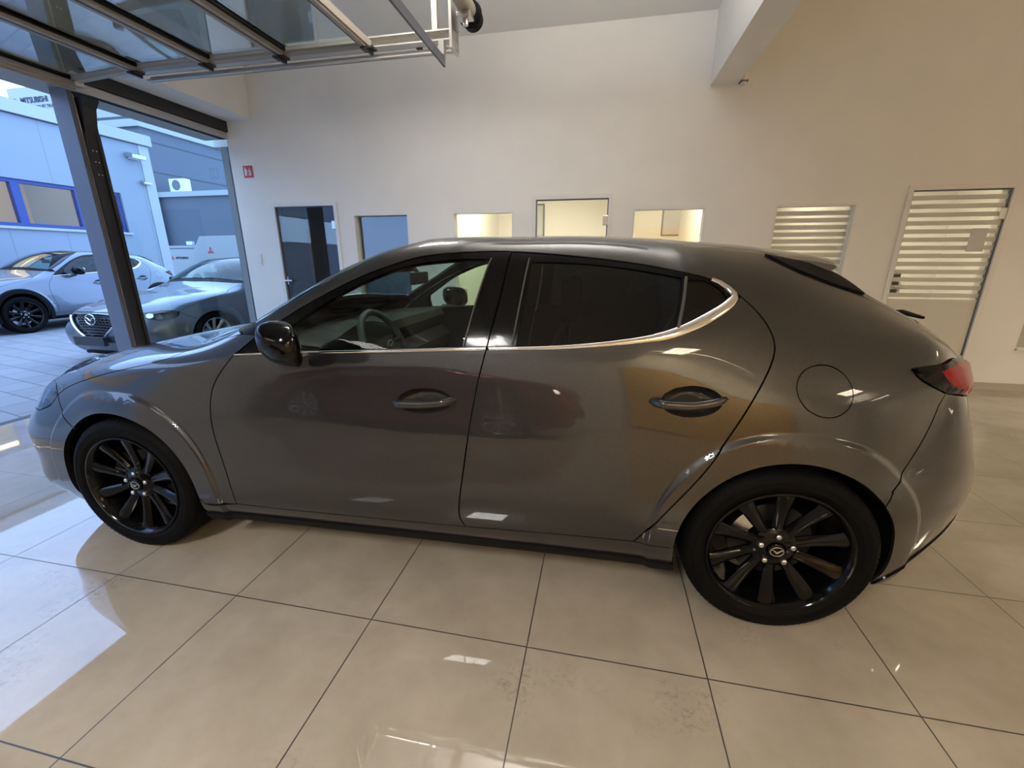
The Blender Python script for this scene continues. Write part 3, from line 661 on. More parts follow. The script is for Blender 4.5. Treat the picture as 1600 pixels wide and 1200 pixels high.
def crease_points(S):
    out = []; fl, va = S.flare, S.valley; S.flare = S.valley = 0
    for (cx, cz, r), nm in zip(S.arches, ('arch_f', 'arch_r')):
        A = np.array(FEAT[nm]); c = A.mean(0)
        for k in np.linspace(-.15, 1.15, 6):
            rr = r+.110-S.width*k; a = np.radians(np.linspace(204, -24, int(rr*4/.013))); tgt = np.stack([cx+rr*np.cos(a), cz+rr*np.sin(a)], 1)
            q = np.stack([np.interp(a, np.radians(np.linspace(-20, 200, 23)), A[::-1, j]) for j in (0, 1)], 1)
            for _ in range(12):
                P0 = S.P(q[:, 0], q[:, 1])[:, [0, 2]]; Du = (S.P(q[:, 0]+1e-3, q[:, 1])[:, [0, 2]]-P0)*1e3; Dt = (S.P(q[:, 0], q[:, 1]+1e-3)[:, [0, 2]]-P0)*1e3
                d = tgt-P0; det = Du[:, 0]*Dt[:, 1]-Du[:, 1]*Dt[:, 0]; det = np.where(abs(det) < .2, .2, det)
                q = q+np.clip(np.stack([(d[:, 0]*Dt[:, 1]-d[:, 1]*Dt[:, 0])/det, (Du[:, 0]*d[:, 1]-Du[:, 1]*d[:, 0])/det], 1), -.05, .05); q[:, 1] = np.clip(q[:, 1], .002, 1.2)
            ok = np.linalg.norm(S.P(q[:, 0], q[:, 1])[:, [0, 2]]-tgt, axis=1) < 2e-3; out.append(q[ok])
    S.flare, S.valley = fl, va; return np.concatenate(out)
def smooth_line(P, step=.018):
    P = np.array(P, float); n = len(P)
    if n == 2:
        k = max(1, int(np.linalg.norm(P[1]-P[0])/step)); return [tuple(P[0]+(P[1]-P[0])*i/k) for i in range(k+1)]
    d = np.maximum(np.sqrt(np.linalg.norm(np.diff(P, axis=0), axis=1)), 1e-4); s = np.concatenate([[0], np.cumsum(d)])
    M = Surf._m(s); out = []
    for i in range(n-1):
        k = max(1, int(np.linalg.norm(P[i+1]-P[i])/step)); q = np.linspace(s[i], s[i+1], k, endpoint=False); out += [tuple(x) for x in Surf._w(s, M, q) @ P]
    return out+[tuple(P[-1])]
def loop(*segs, close=True):
    o = []
    for g in segs:
        if isinstance(g, str):
            rev = g.startswith('-'); g = FEAT[g.lstrip('-')]; g = g[::-1] if rev else g
        L = smooth_line(g) if len(g) > 1 else [tuple(g[0])]
        if o:
            if math.hypot(o[-1][0]-L[0][0], o[-1][1]-L[0][1]) < 1e-3: L = L[1:]
            else: o += smooth_line([o[-1], L[0]])[1:-1]
        o += L
    if math.hypot(o[-1][0]-o[0][0], o[-1][1]-o[0][1]) < 1e-3: o = o[:-1]
    else: o += smooth_line([o[-1], o[0]])[1:-1]
    # drop coincident neighbours
    r = [o[0]]
    for q in o[1:]:
        if math.hypot(q[0]-r[-1][0], q[1]-r[-1][1]) > 2.5e-3: r.append(q)
    return np.array(r)
def inset(P, d):
    if abs(d) < 1e-6: return P
    A = .5*np.sum(P[:, 0]*np.roll(P[:, 1], -1)-np.roll(P[:, 0], -1)*P[:, 1]); sg = 1 if A > 0 else -1
    e = np.roll(P, -1, 0)-P; e /= np.linalg.norm(e, axis=1)[:, None]; nn = np.stack([-e[:, 1], e[:, 0]], 1)*sg
    m = nn+np.roll(nn, 1, 0); L = np.linalg.norm(m, axis=1); m = m/np.maximum(L, 1e-6)[:, None]; k = np.minimum(2/np.maximum(L, .8), 1.6)
    Q = P+m*(d*k)[:, None]; c = P[:, 1] > TM-1e-3; Q[c, 1] = TM
    return Q
def inside(P, q):
    x, y = q[:, 0], q[:, 1]; r = np.zeros(len(q), bool); x0, y0 = P[:, 0], P[:, 1]; x1, y1 = np.roll(x0, -1), np.roll(y0, -1)
    for i in range(len(P)):
        if y0[i] == y1[i]: continue
        c = ((y0[i] > y) != (y1[i] > y)) & (x < (x1[i]-x0[i])*(y-y0[i])/(y1[i]-y0[i])+x0[i]); r ^= c
    return r
def dist_poly(P, q):
    A = P; B = np.roll(P, -1, 0); best = np.full(len(q), 9.)
    for a, b in zip(A, B):
        d = b-a; t = np.clip(((q-a) @ d)/max(d @ d, 1e-12), 0, 1); best = np.minimum(best, np.linalg.norm(q-a-t[:, None]*d, axis=1))
    return best
def tri_uv(outer, holes, res, extra=None):
    lo, hi = outer.min(0), outer.max(0); gu = np.arange(lo[0], hi[0], res); gt = np.arange(lo[1], hi[1], res)
    g = np.stack(np.meshgrid(gu, gt, indexing='ij'), -1); g[1::2, :, 1] += res/2; g = g.reshape(-1, 2)
    g = g[inside(outer, g)]
    for h in holes: g = g[~inside(h, g)]
    for h in [outer]+holes: g = g[dist_poly(h, g) > res*.5]
    if extra is not None:
        e = extra[inside(outer, extra)]
        for h in holes: e = e[~inside(h, e)]
        for h in [outer]+holes:
            if len(e): e = e[dist_poly(h, e) > .0055]
        if len(e):
            if len(g): g = g[np.array([np.min(np.sum((e-x)**2, 1)) for x in g]) > .010**2]
            g = np.concatenate([g, e])
    v = []; ed = []
    for h in [outer]+holes:
        k = len(v); v += [Vector(p) for p in h]; ed += [(k+i, k+(i+1) % len(h)) for i in range(len(h))]
    nb = len(v); v += [Vector(p) for p in g]
    V, E, Fc, *_ = delaunay_2d_cdt(v, ed, [], 0, 1e-7)
    V = np.array([tuple(p) for p in V]); cen = np.array([V[list(f)].mean(0) for f in Fc]); ok = inside(outer, cen)
    for h in holes: ok &= ~inside(h, cen)
    return V, [tuple(f) for f, k in zip(Fc, ok) if k]
def panel_mesh(S, name, outer, holes=(), gap=.0055, off=0.0, res=.034, flange=.022, bulge=0, side=0, hole_gap=0.0):
    """side: 0 near side, 1 far side, 2 both halves welded over the centre line"""
    outer = inset(outer, gap/2); holes = [inset(h, -hole_gap) for h in holes]
    V, Fs = tri_uv(outer, holes, res, S.crease if name in ('front_fender', 'rear_quarter_panel', 'rear_door', 'front_door', 'front_bumper', 'rear_bumper', 'sill') else None)
    P = S.P(V[:, 0], V[:, 1]); Nn = S.N(V[:, 0], V[:, 1]); o_ = np.full(len(V), off)
    if bulge: o_ = o_+bulge*np.clip(dist_poly(outer, V)/.03, 0, 1)**.6
    P = P+Nn*o_[:, None]
    cnt = {}
    for f in Fs:
        for i in range(len(f)):
            a, b = f[i], f[(i+1) % len(f)]; cnt[(a, b)] = cnt.get((a, b), 0)+1
    edges = [(a, b) for (a, b) in cnt if (b, a) not in cnt]
    # orientation: make faces follow the surface normal
    f = Fs[len(Fs)//2]; nn = np.cross(P[f[1]]-P[f[0]], P[f[2]]-P[f[0]])
    if nn @ Nn[f[0]] < 0: Fs = [q[::-1] for q in Fs]; edges = [(b, a) for a, b in edges]
    verts = [tuple(p) for p in P]; norms = [tuple(p) for p in Nn]; faces = list(Fs)
    if flange:
        mp_ = {}
        for a, b in edges:
            if V[a, 1] > TM-1e-3 and V[b, 1] > TM-1e-3: continue
            for w in (a, b):
                if w not in mp_:
                    mp_[w] = len(verts); verts += [tuple(P[w]), tuple(P[w]-Nn[w]*flange)]; norms += [tuple(Nn[w]), tuple(Nn[w])]
            faces.append((mp_[b], mp_[a], mp_[a]+1, mp_[b]+1))
        # flange normals point sideways
        acc = np.zeros((len(verts), 3))
        for f in faces[len(Fs):]:
            p = [np.array(verts[i]) for i in f]; c = np.cross(p[1]-p[0], p[3]-p[0]); c = c/max(np.linalg.norm(c), 1e-9)
            for i in f: acc[i] += c
        for i in range(len(P), len(verts)):
            L = np.linalg.norm(acc[i]); norms[i] = tuple(acc[i]/L) if L > 1e-6 else norms[i]
    if side == 1:
        verts = [(x, -y, z) for x, y, z in verts]; norms = [(x, -y, z) for x, y, z in norms]; faces = [q[::-1] for q in faces]
    elif side == 2:
        k = len(verts); idx = {}; vv = list(verts); nv = list(norms)
        for i, (x, y, z) in enumerate(verts):
            if i < len(V) and V[i, 1] > TM-1e-3: idx[i] = i; nx, ny, nz_ = nv[i]; L = math.hypot(nx, nz_) or 1; nv[i] = (nx/L, 0, nz_/L)
            else: idx[i] = len(vv); vv.append((x, -y, z)); nx, ny, nz_ = norms[i]; nv.append((nx, -ny, nz_))
        faces = faces+[tuple(idx[i] for i in q[::-1]) for q in faces]; verts, norms = vv, nv
    me = bpy.data.meshes.new(name); me.from_pydata(verts, [], faces); me.update()
    me.polygons.foreach_set('use_smooth', [True]*len(me.polygons))
    me.normals_split_custom_set_from_vertices(norms)
    return me
def ribbon(S, name, line, width, m, parent, h=.006, side=0, base=.002):
    L = np.array(smooth_line(line, .02)); n = len(L); P = S.P(L[:, 0], L[:, 1]); N = S.N(L[:, 0], L[:, 1])
    d = np.gradient(P, axis=0); d /= np.linalg.norm(d, axis=1)[:, None]; B = np.cross(N, d)
    w = np.interp(np.linspace(0, 1, n), np.linspace(0, 1, len(width)), width)
    prof = [(-.5, -.5), (-.5, .2), (-.32, .85), (0, 1), (.32, .85), (.5, .2), (.5, -.5)]
    sg = -1 if side else 1
    rows = [[Vector(((p+b*(q[0]*wi)+nn*(base+h*q[1]))*[1, sg, 1]).tolist()) for q in prof] for p, b, nn, wi in zip(P, B, N, w)]
    mb = MB(); V = mb.grid(rows); mb.cap(V[0]); mb.cap(V[-1]); return mb.build(name, m, parent, smooth=50)

ARCH0 = [(-1.368, .315, .368), (1.372, .312, .364)]
# ------------------------------------------------------------------ wheels
def make_wheel(parent, loc, rim_m, side, scale=1.0, detail=True, spoke_w=1.0):
    """alloy wheel with ten tapering spokes; outer face looks to -y for side 0"""
    sg = 1 if side == 0 else -1
    Mw = Matrix.Diagonal((scale, sg*scale, scale, 1))
    def fin(mb, name, m, par, smooth=40):
        bmesh.ops.transform(mb.bm, matrix=Mw, verts=mb.bm.verts); return mb.build(name, m, par, smooth=smooth)
    mb = MB()
    mb.lathe([(.225, .0), (.236, -.098), (.243, -.104), (.243, -.110), (.236, -.111), (.229, -.104), (.222, -.085), (.205, -.02), (.195, .06), (.222, .09)], 72)
    # hub dish
    mb.lathe([(.001, -.074), (.030, -.076), (.034, -.082), (.060, -.078), (.078, -.066), (.080, -.02), (.001, -.02)], 48)
    for k in range(10):
        a = R(36*k+18); ca, sa = math.cos(a), math.sin(a); rows = []
        for i, q in enumerate(np.linspace(0, 1, 9)):
            r = .055+q*(.232-.055); hw = (.0165+.013*q+.006*max(0, q-.85)/.15+.006*max(0, .15-q)/.15)*spoke_w; y = -.070-.030*q**1.6+(.004 if i == 8 else 0); th = .030-.006*q
            sec = [(-hw, y+.010), (-hw*.62, y+.001), (-hw*.18, y-.001), (hw*.5, y+.003), (hw, y+.012), (hw*.8, y+th), (-hw*.8, y+th)]
            rows.append([Vector((r*ca-w*sa, yy, r*sa+w*ca)) for w, yy in sec])
        V = mb.grid(rows, closed=True); mb.cap(V[0]); mb.cap(V[-1])
    w = fin(mb, 'wheel', rim_m, parent, 35); w.location = loc
    mb = MB()
    mb.lathe([(.236, -.098), (.246, -.106), (.262, -.112), (.2635, -.1135), (.285, -.1145), (.2865, -.1155), (.300, -.112), (.312, -.104), (.320, -.094), (.3235, -.080), (.325, -.045), (.322, -.043), (.322, -.037), (.3255, -.035),
              (.3255, .03), (.322, .032), (.322, .038), (.325, .04), (.322, .085), (.30, .105), (.24, .10)], 96)
    if detail:
        for k in range(90):
            a = 2*PI*k/90; ca, sa = math.cos(a), math.sin(a)
            for r0, r1, y in ((.309, .3215, -.102),):
                p = [(r0, y-.0030), (r1, y+.012), (r1, y+.016), (r0, y+.002)]
                v = []
                for da in (-.008, .008):
                    c2, s2 = math.cos(a+da), math.sin(a+da); v.append([mb.bm.verts.new((r*c2, yy-.003, r*s2)) for r, yy in p])
                mb.cap(v[0]); mb.cap(v[1], True)
                for i in range(4): mb.cap([v[0][i], v[0][(i+1) % 4], v[1][(i+1) % 4], v[1][i]], True)
    fin(mb, 'tyre', rubber, w, 30)
    mb = MB(); mb.lathe([(.001, -.092), (.022, -.092), (.0275, -.088), (.029, -.08), (.001, -.08)], 32); fin(mb, 'centre_cap', black_gloss, w)
    mb = MB(); badge(mb, .022, Matrix.Translation((0, -.0925, 0))); fin(mb, 'cap_emblem', silver, w, 30)
    for k in range(5):
        a = R(90+72*k); mb = MB(); mb.tube([(.055*math.cos(a), -.066, .055*math.sin(a)), (.055*math.cos(a), -.088, .055*math.sin(a)), (.055*math.cos(a), -.091, .055*math.sin(a))], [.0095, .0095, .006], 12); fin(mb, 'lug_nut', silver, w)
    mb = MB(); mb.lathe([(.06, -.015), (.145, -.015), (.145, .008), (.06, .008)], 56, closed_prof=True); fin(mb, 'brake_disc', disc_m, w)
    mb = MB(); rows = []
    for y in (-.045, .03):
        rows.append([(r*math.cos(R(a)), y, r*math.sin(R(a))) for a in np.linspace(118, 172, 9) for r in (.158,)]+[(r*math.cos(R(a)), y, r*math.sin(R(a))) for a in np.linspace(172, 118, 9) for r in (.098,)])
    V = mb.grid(rows, closed=True); mb.cap(V[0]); mb.cap(V[1]); fin(mb, 'brake_caliper', silver, w)
    return w
def badge(mb, s, M):
    """round-sided oval with a wide spread wing, facing -y; s = half width"""
    ring = [M @ Vector((s*math.cos(a), 0, .8*s*math.sin(a))) for a in np.linspace(0, 2*PI, 40, endpoint=False)]
    mb.tube(ring, .075*s, 8, closed=True)
    for sx in (-1, 1):
        pts = [(0, -.22), (.22, -.05), (.45, .16), (.68, .28), (.90, .34)]
        mb.tube([M @ Vector((sx*a*s, -.02*s, b*s)) for a, b in pts], [.16*s, .12*s, .09*s, .08*s, .06*s], 8)
# ------------------------------------------------------------------ whole car
def build_car(name, label, net, body_m, loc, rz, style, category='car'):
    det = style.get('detail', True); res = .034 if det else .05
    car = empty(name, loc, rz); tag(car, label, category)
    S = Surf(net, style['arches'], style.get('flare', .009), style.get('valley', 0), style.get('crease_width', .032))
    if det: S.crease = crease_points(S)
    rim_m = style.get('rim', black_gloss)
    def pan(nm, m, par, outer, side, **k):
        k.setdefault('res', res if nm not in ('front_fender', 'rear_quarter_panel', 'front_bumper', 'rear_door', 'rear_bumper') else res*.62)
        return link(nm, panel_mesh(S, nm, outer, side=side, **k), m, par)
    G = FEAT
    aline = [(2.12, 1.02), (2.36, 1.105), (2.54, 1.165), (2.68, 1.20), (2.80, 1.26)]
    bseam = [(4.70, .714), (4.69, .716)]
    fender = loop('gap_front', [(1.96, .13), (1.80, .125)], G['arch_f'][7:21][::-1], [(1.173, .439), (1.05, .50), (.993, .557)], 'hood_line', [(2.065, .966), (2.148, .933)])
    sill = loop('bottom_f', 'bottom_r', [(3.686, .154), (3.825, .155)], G['arch_r'][1:3][::-1], [(3.834, .06), (3.2, .06), (2.4, .06), (1.777, .06)], G['arch_f'][20:22][::-1], [(1.785, .15), (1.80, .125), (1.96, .13)])
    skirt = loop([(1.765, .002), (2.4, .002), (3.2, .002), (3.846, .002)], [(3.836, .062), (3.2, .062), (2.4, .062), (1.774, .062)])
    grille_edge = [(.565, TM), (.565, 1.45), (.56, 1.15), (.545, .95), (.43, .965), (.31, 1.02), (.21, 1.16), (.168, 1.42), (.165, TM)]
    bumper = loop([(0, 0), (.4, 0), (.8, 0), (1.068, .0)], G['arch_f'][0:8], [(1.173, .439), (1.05, .50), (.993, .557)], [(.993, .557), (.955, .503), (.84, .489)], [(.84, .489), (.70, .57), (.62, .72), (.59, .88), (.603, .985)],
                  [(.603, .985), (.60, 1.3), (.595, TM)], grille_edge, [(.165, TM), (0, TM)], [(0, TM), (0, .8), (0, 0)])
    grille = loop(grille_edge, [(.165, TM), (.565, TM)])
    hood = loop('-hood_line', [(.993, .557), (.90, .640), (.77, .79), (.68, .92), (.612, .99)], [(.612, .99), (.608, 1.3), (.603, TM)], [(.603, TM), (1.2, TM), (1.88, TM)], [(1.88, TM), (1.90, 1.4), (1.96, 1.12), (2.065, .966)])
    cowl = loop([(2.065, .966), (1.96, 1.12), (1.90, 1.4), (1.88, TM)], [(1.88, TM), (1.99, TM)], [(1.99, TM), (2.01, 1.4), (2.06, 1.14), (2.12, 1.02)], [(2.12, 1.02), (2.148, .933)])
    wind = loop([(1.99, TM), (2.01, 1.4), (2.06, 1.14), (2.12, 1.02)], aline, [(2.80, 1.26), (2.835, 1.5), (2.84, TM)], [(2.84, TM), (2.4, TM), (1.99, TM)])
    lamp = loop([(.993, .557), (.955, .503), (.84, .489)], [(.84, .489), (.70, .57), (.62, .72), (.59, .88), (.606, .99)], [(.612, .99), (.68, .92), (.77, .79), (.90, .640), (.993, .557)])
    fdoor = loop('belt_f', 'bgap_dn', '-bottom_f', '-gap_front')
    rdoor = loop('belt_r', 'gap_rear', '-bottom_r', '-bgap_dn')
    gi = 8
    fframe = loop('belt_f', '-bgap_up', G['gutter'][:gi+1][::-1], [(2.148, .933), (2.054, .849)])
    rframe = loop('belt_r', G['gutter'][gi:][::-1], 'bgap_up')
    hatch = [(4.894, .914), (4.84, .985), (4.72, 1.10), (4.58, 1.17), (4.45, 1.22), (4.33, 1.29), (4.25, 1.38)]
    bside = loop('gutter', 'gap_rear', [(3.686, .154), (3.825, .155)], G['arch_r'][2:17], [(4.477, .391), (4.5, .438)], '-seam_r', [(4.70, .712), (4.69, .716)], G['tl_low'][:4][::-1], 'tl_up', hatch,
                 [(4.25, 1.38), (3.8, 1.38), (3.2, 1.36), (2.95, 1.32), (2.80, 1.26)], aline[::-1], [(2.12, 1.02), (2.148, .933)])
    roof = loop([(2.84, TM), (2.835, 1.5), (2.80, 1.26)], [(2.80, 1.26), (2.95, 1.32), (3.2, 1.36), (3.8, 1.38), (4.25, 1.38)], [(4.25, 1.38), (4.25, TM)], [(4.25, TM), (3.5, TM), (2.84, TM)])
    rw_edge = [(4.30, TM), (4.30, 1.42), (4.36, 1.31), (4.55, 1.26), (4.70, 1.22), (4.78, 1.30), (4.81, TM)]
    rwin = loop(rw_edge, [(4.81, TM), (4.30, TM)])
    tl_out = [(4.894, .914), (4.97, .905), (5.02, 1.0)]
    gate = loop(hatch[::-1], tl_out, [(5.02, 1.0), (5.10, 1.1), (5.16, 1.4), (5.18, TM)], [(5.18, TM), (4.81, TM)], rw_edge[::-1], [(4.30, TM), (4.25, TM)], [(4.25, TM), (4.25, 1.38)])
    tl_low = [(4.69, .716), (4.789, .713), (4.90, .735), (4.99, .80), (5.02, 1.0)]
    tail = loop(G['tl_low'][:4], tl_low, tl_out[::-1], '-tl_up')
    rbump = loop('seam_r', [(4.5, .438), (4.477, .391)], G['arch_r'][16:], [(4.538, .0), (4.9, 0), (5.3, 0), (5.6, 0)], [(5.6, 0), (5.6, 1.0), (5.6, TM)], [(5.6, TM), (5.18, TM)], [(5.18, TM), (5.16, 1.4), (5.10, 1.1), (5.02, 1.0)], tl_low[::-1], [(4.69, .716), (4.70, .712)])
    fuel = np.array(G['fuel']); hf = np.array(G['h_f']); hr = np.array(G['h_r'])
    pan('bonnet', body_m, car, hood, 2); pan('front_bumper', body_m, car, bumper, 2); pan('roof', body_m, car, roof, 2)
    pan('cowl', black_m, car, cowl, 2, gap=0, off=-.012); pan('windscreen', glass_car, car, wind, 2, gap=.004, off=-.004, flange=0)
    tg = pan('tailgate', body_m, car, gate, 2); pan('rear_window', glass_tint, tg, rwin, 2, gap=.003, off=-.003, flange=0)
    pan('rear_bumper', body_m, car, rbump, 2, flange=.009)
    val = loop([(4.552, .02), (4.60, .07), (4.75, .12), (4.95, .17), (5.15, .40), (5.33, 1.1), (5.36, TM)], [(5.36, TM), (5.6, TM)], [(5.6, TM), (5.6, .9), (5.6, 0)], [(5.6, 0), (5.1, 0), (4.552, .02)])
    pan('rear_valance', black_gloss, car, val, 2, gap=0, off=.006, flange=.01)
    gr = pan('grille', black_gloss, car, grille, 2, gap=.002, off=-.03, flange=0)
    pan('headlining', interior_m, car, roof, 2, gap=.02, off=-.03, flange=0)
    # grille mesh and its bright wing
    m_ = MB()
    for iu in range(9):
        u = .20+iu*.042
        for it in range(13):
            t = 1.06+(it+.5*(iu % 2))*.1
            if t > 2*TM-1.06: continue
            p = S.P([u], [t])[0]; q = S.N([u], [t])[0]; p = Vector((p-q*.02).tolist()); yv = .032
            m_.tube([p+Vector((0, -yv, .010)), p+Vector((0, 0, -.006)), p+Vector((0, yv, .010))], .005, 6)
    m_.build('grille_mesh', interior_grey, gr)
    wing = [(.56, .93), (.44, .945), (.31, 1.005), (.20, 1.15), (.155, 1.42), (.152, TM)]
    wing = wing+[(u, 2*TM-t) for u, t in wing[-2::-1]]
    ribbon(S, 'grille_wing', wing, [.02, .03, .034, .034, .03, .02], style.get('wing', chrome), gr, h=.016)
    p = S.P([.47], [TM])[0]; m_ = MB(); badge(m_, .085, Matrix.Translation((p[0]-.012, 0, p[2])) @ Matrix.Rotation(-PI/2, 4, 'Z')); m_.build('front_emblem', chrome, gr, smooth=40)
    p = S.P([.16], [TM])[0]; MB().box(p[0]-.085, p[0]-.03, -.26, .26, p[2]-.045, p[2]+.07, bev=.004).build('number_plate_holder', plate_m, gr)
    lip = ribbon(S, 'front_lip', [(.02, .05), (.02, .5), (.02, 1.0), (.02, 1.4), (.02, TM), (.02, 2*TM-1.4), (.02, 2*TM-1), (.02, 2*TM-.5), (.02, 2*TM-.05)], [.05, .05], black_m, car, h=.02)
    p = S.P([5.08], [TM])[0]; m_ = MB(); badge(m_, .06, Matrix.Translation((p[0]+.01, 0, p[2]+.06)) @ Matrix.Rotation(PI/2, 4, 'Z')); m_.build('rear_emblem', chrome, tg, smooth=40)
    # roof spoiler
    if style.get('spoiler', True):
        m_ = MB(); rows = []
        t0 = 1.35
        for t in np.linspace(t0, 2*TM-t0, 25):
            k = abs(t-TM)/(TM-t0); a = S.P([4.02+.12*k], [t])[0]; b_ = S.P([4.25], [t])[0]; q = S.P([4.42], [t])[0]; xe = 1.665-.075*k**2; ze = 1.338-.024*k**2-.012*k**6; ye = a[1]
            top = [(a[0], a[2]-.002), (b_[0], b_[2]+.003), ((b_[0]+xe)/2, (b_[2]+.003+ze)/2+.004), (xe-.012, ze+.003), (xe, ze-.006), (xe-.02, ze-.018), (b_[0]+.06, b_[2]-.05), (b_[0], b_[2]-.03)]
            rows.append([Vector((x_, ye, z_)) for x_, z_ in top])
        V = m_.grid(rows, closed=True); m_.cap(V[0]); m_.cap(V[-1], True); m_.build('roof_spoiler', body_m, tg, smooth=45)
        for side in (0, 1):
            fin = loop(FEAT['fin_top'], FEAT['fin_low'])
            pan('spoiler_fin', black_m, tg, fin, side, gap=0, off=.008, flange=.03, res=.02)
    m_ = MB(); p0 = S.P([4.80], [TM])[0]
    pp = [S.P([4.845], [TM-.02])[0], S.P([4.80], [TM-.2])[0], S.P([4.775], [TM-.42])[0]]
    m_.tube([Vector((p+np.array([.012, 0, .018])).tolist()) for p in pp], [.018, .012, .006], 8); m_.build('rear_wiper', black_m, tg, smooth=50)
    wheels = []
    for side in (0, 1):
        sg = -1 if side else 1
        mr = lambda o: o
        pan('front_fender', body_m, car, fender, side); pan('sill', body_m, car, sill, side, gap=.003)
        pan('side_skirt', style.get('skirt', black_m), car, skirt, side, gap=0, off=.007, flange=.03)
        bs = pan('rear_quarter_panel', body_m, car, bside, side, holes=[fuel] if side == 0 else [])
        pan('pillar_trim', interior_m, bs, bside, side, gap=.03, off=-.03, flange=0)
        if side == 0: pan('fuel_flap', body_m, bs, fuel, side, gap=.006, flange=.012)
        # doors
        fd = pan('front_door', body_m, car, fdoor, side, holes=[hf]); rd = pan('rear_door', body_m, car, rdoor, side, holes=[hr])
        for d_, dl, h_, hb in ((fd, fdoor, hf, G['hb_f']), (rd, rdoor, hr, G['hb_r'])):
            pan('door_card', interior_m, d_, dl, side, gap=.03, off=-.05, flange=0, res=.06)
            m_ = MB(); rows = []; c = h_.mean(0)
            for q in (1, .97, .92, .84, .74, .6, .4, .2, .05):
                uv = c+(h_-c)*q; P_ = S.P(uv[:, 0], uv[:, 1])-S.N(uv[:, 0], uv[:, 1])*(.050*(1-q**5))+0
                rows.append([Vector((x_, y_*sg, z_)) for x_, y_, z_ in P_])
            V = m_.grid(rows, closed=True); m_.cap(V[-1]); m_.build('handle_recess', body_m, d_, smooth=180)
            L = np.array(smooth_line(hb, .012)); P_ = S.P(L[:, 0], L[:, 1]); N_ = S.N(L[:, 0], L[:, 1]); n_ = len(L); m_ = MB(); rows = []
            for i in range(n_):
                q = i/(n_-1); e = math.sin(PI*min(max(q, .0), 1)); hh = .0150*min(1, (q*9)**.6+.25)*min(1, ((1-q)*9)**.6+.25); lift = .034*min(1, e*2.4)+.004
                b_ = P_[i]+N_[i]*lift; up = np.array([0, 0, 1.]); up -= N_[i]*(up @ N_[i])
                rows.append([Vector(((b_+up*(hh*math.cos(a))+N_[i]*(.011*math.sin(a)))*[1, sg, 1]).tolist()) for a in np.linspace(0, 2*PI, 12, endpoint=False)])
            V = m_.grid(rows, closed=True); m_.cap(V[0]); m_.cap(V[-1]); m_.build('door_handle', body_m, d_, smooth=60)
        wf, wr, wq = (loop(list(G[k])+[G[k][0]]) if False else np.array(G[k]) for k in ('win_f', 'win_r', 'win_q'))
        def rnd(P, corner=.012):   # resample a window outline with straight runs
            o = []
            for i in range(len(P)):
                a, b_ = P[i], P[(i+1) % len(P)]; L = np.linalg.norm(b_-a); k = max(1, int(L/.03)); o += [a+(b_-a)*j/k for j in range(k)]
            return np.array(o)
        wf, wr, wq = loop(G['win_f'][:1], G['win_f'][:10], G['win_f'][9:13], G['win_f'][12:]), loop(G['win_r'][:5], G['win_r'][4:7], G['win_r'][6:11], G['win_r'][10:]+G['win_r'][:1]), loop(G['win_q'][:2], G['win_q'][1:9], G['win_q'][8:9], G['win_q'][8:])
        ff = pan('window_frame', black_gloss, fd, fframe, side, holes=[wf], off=-.001); rf = pan('window_frame', black_gloss, rd, rframe, side, holes=[wr, wq], off=-.001)
        pan('window_trim', interior_m, fd, fframe, side, holes=[inset(wf, -.012)], gap=.02, off=-.035, flange=0); pan('window_trim', interior_m, rd, rframe, side, holes=[inset(wr, -.012), inset(wq, -.012)], gap=.02, off=-.035, flange=0)
        pan('window_pane', glass_car, fd, wf, side, gap=-.012, off=-.006, flange=0); pan('window_pane', glass_tint, rd, wr, side, gap=-.012, off=-.006, flange=0); pan('quarter_pane', glass_tint, rd, wq, side, gap=-.008, off=-.005, flange=0)
        if det:
            ribbon(S, 'division_bar', [(3.809, 1.087), (3.796, .975), (3.779, .884)], [.010, .012], interior_grey, rd, h=.005, side=side)
            ribbon(S, 'pillar_seal', [(3.103, 1.122), (3.07, 1.022), (3.047, .936), (3.029, .857)], [.006, .006], interior_grey, fd, h=.004, side=side)
            ribbon(S, 'pillar_seal', [(3.247, 1.120), (3.232, 1.02), (3.22, .94), (3.208, .857)], [.006, .006], interior_grey, rd, h=.004, side=side)
        ch = G['chrome']; k = 5
        ribbon(S, 'chrome_strip', ch[:k]+[(3.112, .848)], [.008, .013, .013, .014, .014], chrome, fd, side=side)
        ribbon(S, 'chrome_strip', [(3.124, .848)]+ch[k+1:], [.014, .014, .015, .016, .018, .022, .030, .036, .030, .014], chrome, rd, side=side)
        # lamps
        hl = pan('headlamp', lamp_clear, car, lamp, side, gap=.005, off=.001, flange=0); pan('lamp_bowl', interior_grey, hl, lamp, side, gap=.006, off=-.05, flange=0, res=.06)
        for (u, t) in ((.74, .62), (.67, .76)):
            p = S.P([u], [t])[0]; q = S.N([u], [t])[0]; a = p-q*.045; b_ = p-q*.012; m_ = MB()
            m_.tube([(a*[1, sg, 1]).tolist(), (b_*[1, sg, 1]).tolist()], [.034, .040], 20, caps=True); m_.build('lamp_projector', chrome, hl, smooth=40)
        ribbon(S, 'lamp_brow', [(.965, .556), (.90, .618), (.77, .765), (.68, .89), (.625, .96)], [.004, .008, .008, .006], chrome, hl, h=.003, side=side, base=-.02)
        tl = pan('tail_lamp', style.get('tail', tail_red), car, tail, side, gap=.006, bulge=.022, flange=.02, res=.02)
        dark = loop(G['tl_low'][:4], [(4.69, .716), (4.79, .716), (4.88, .732)], [(4.88, .732), (4.80, .738), (4.70, .754), (4.655, .79)], [(4.69, .7995)], G['tl_up'][:3][::-1])
        pan('lamp_surround', black_gloss, tl, dark, side, gap=.001, off=.004, flange=.012, bulge=.022, res=.015)
        top = loop('tl_up', [(4.894, .914), (4.97, .905), (5.0, .95)], [(5.0, .95), (4.96, .862), (4.88, .84), (4.80, .805), (4.70, .774), (4.62, .762), (4.555, .768)])
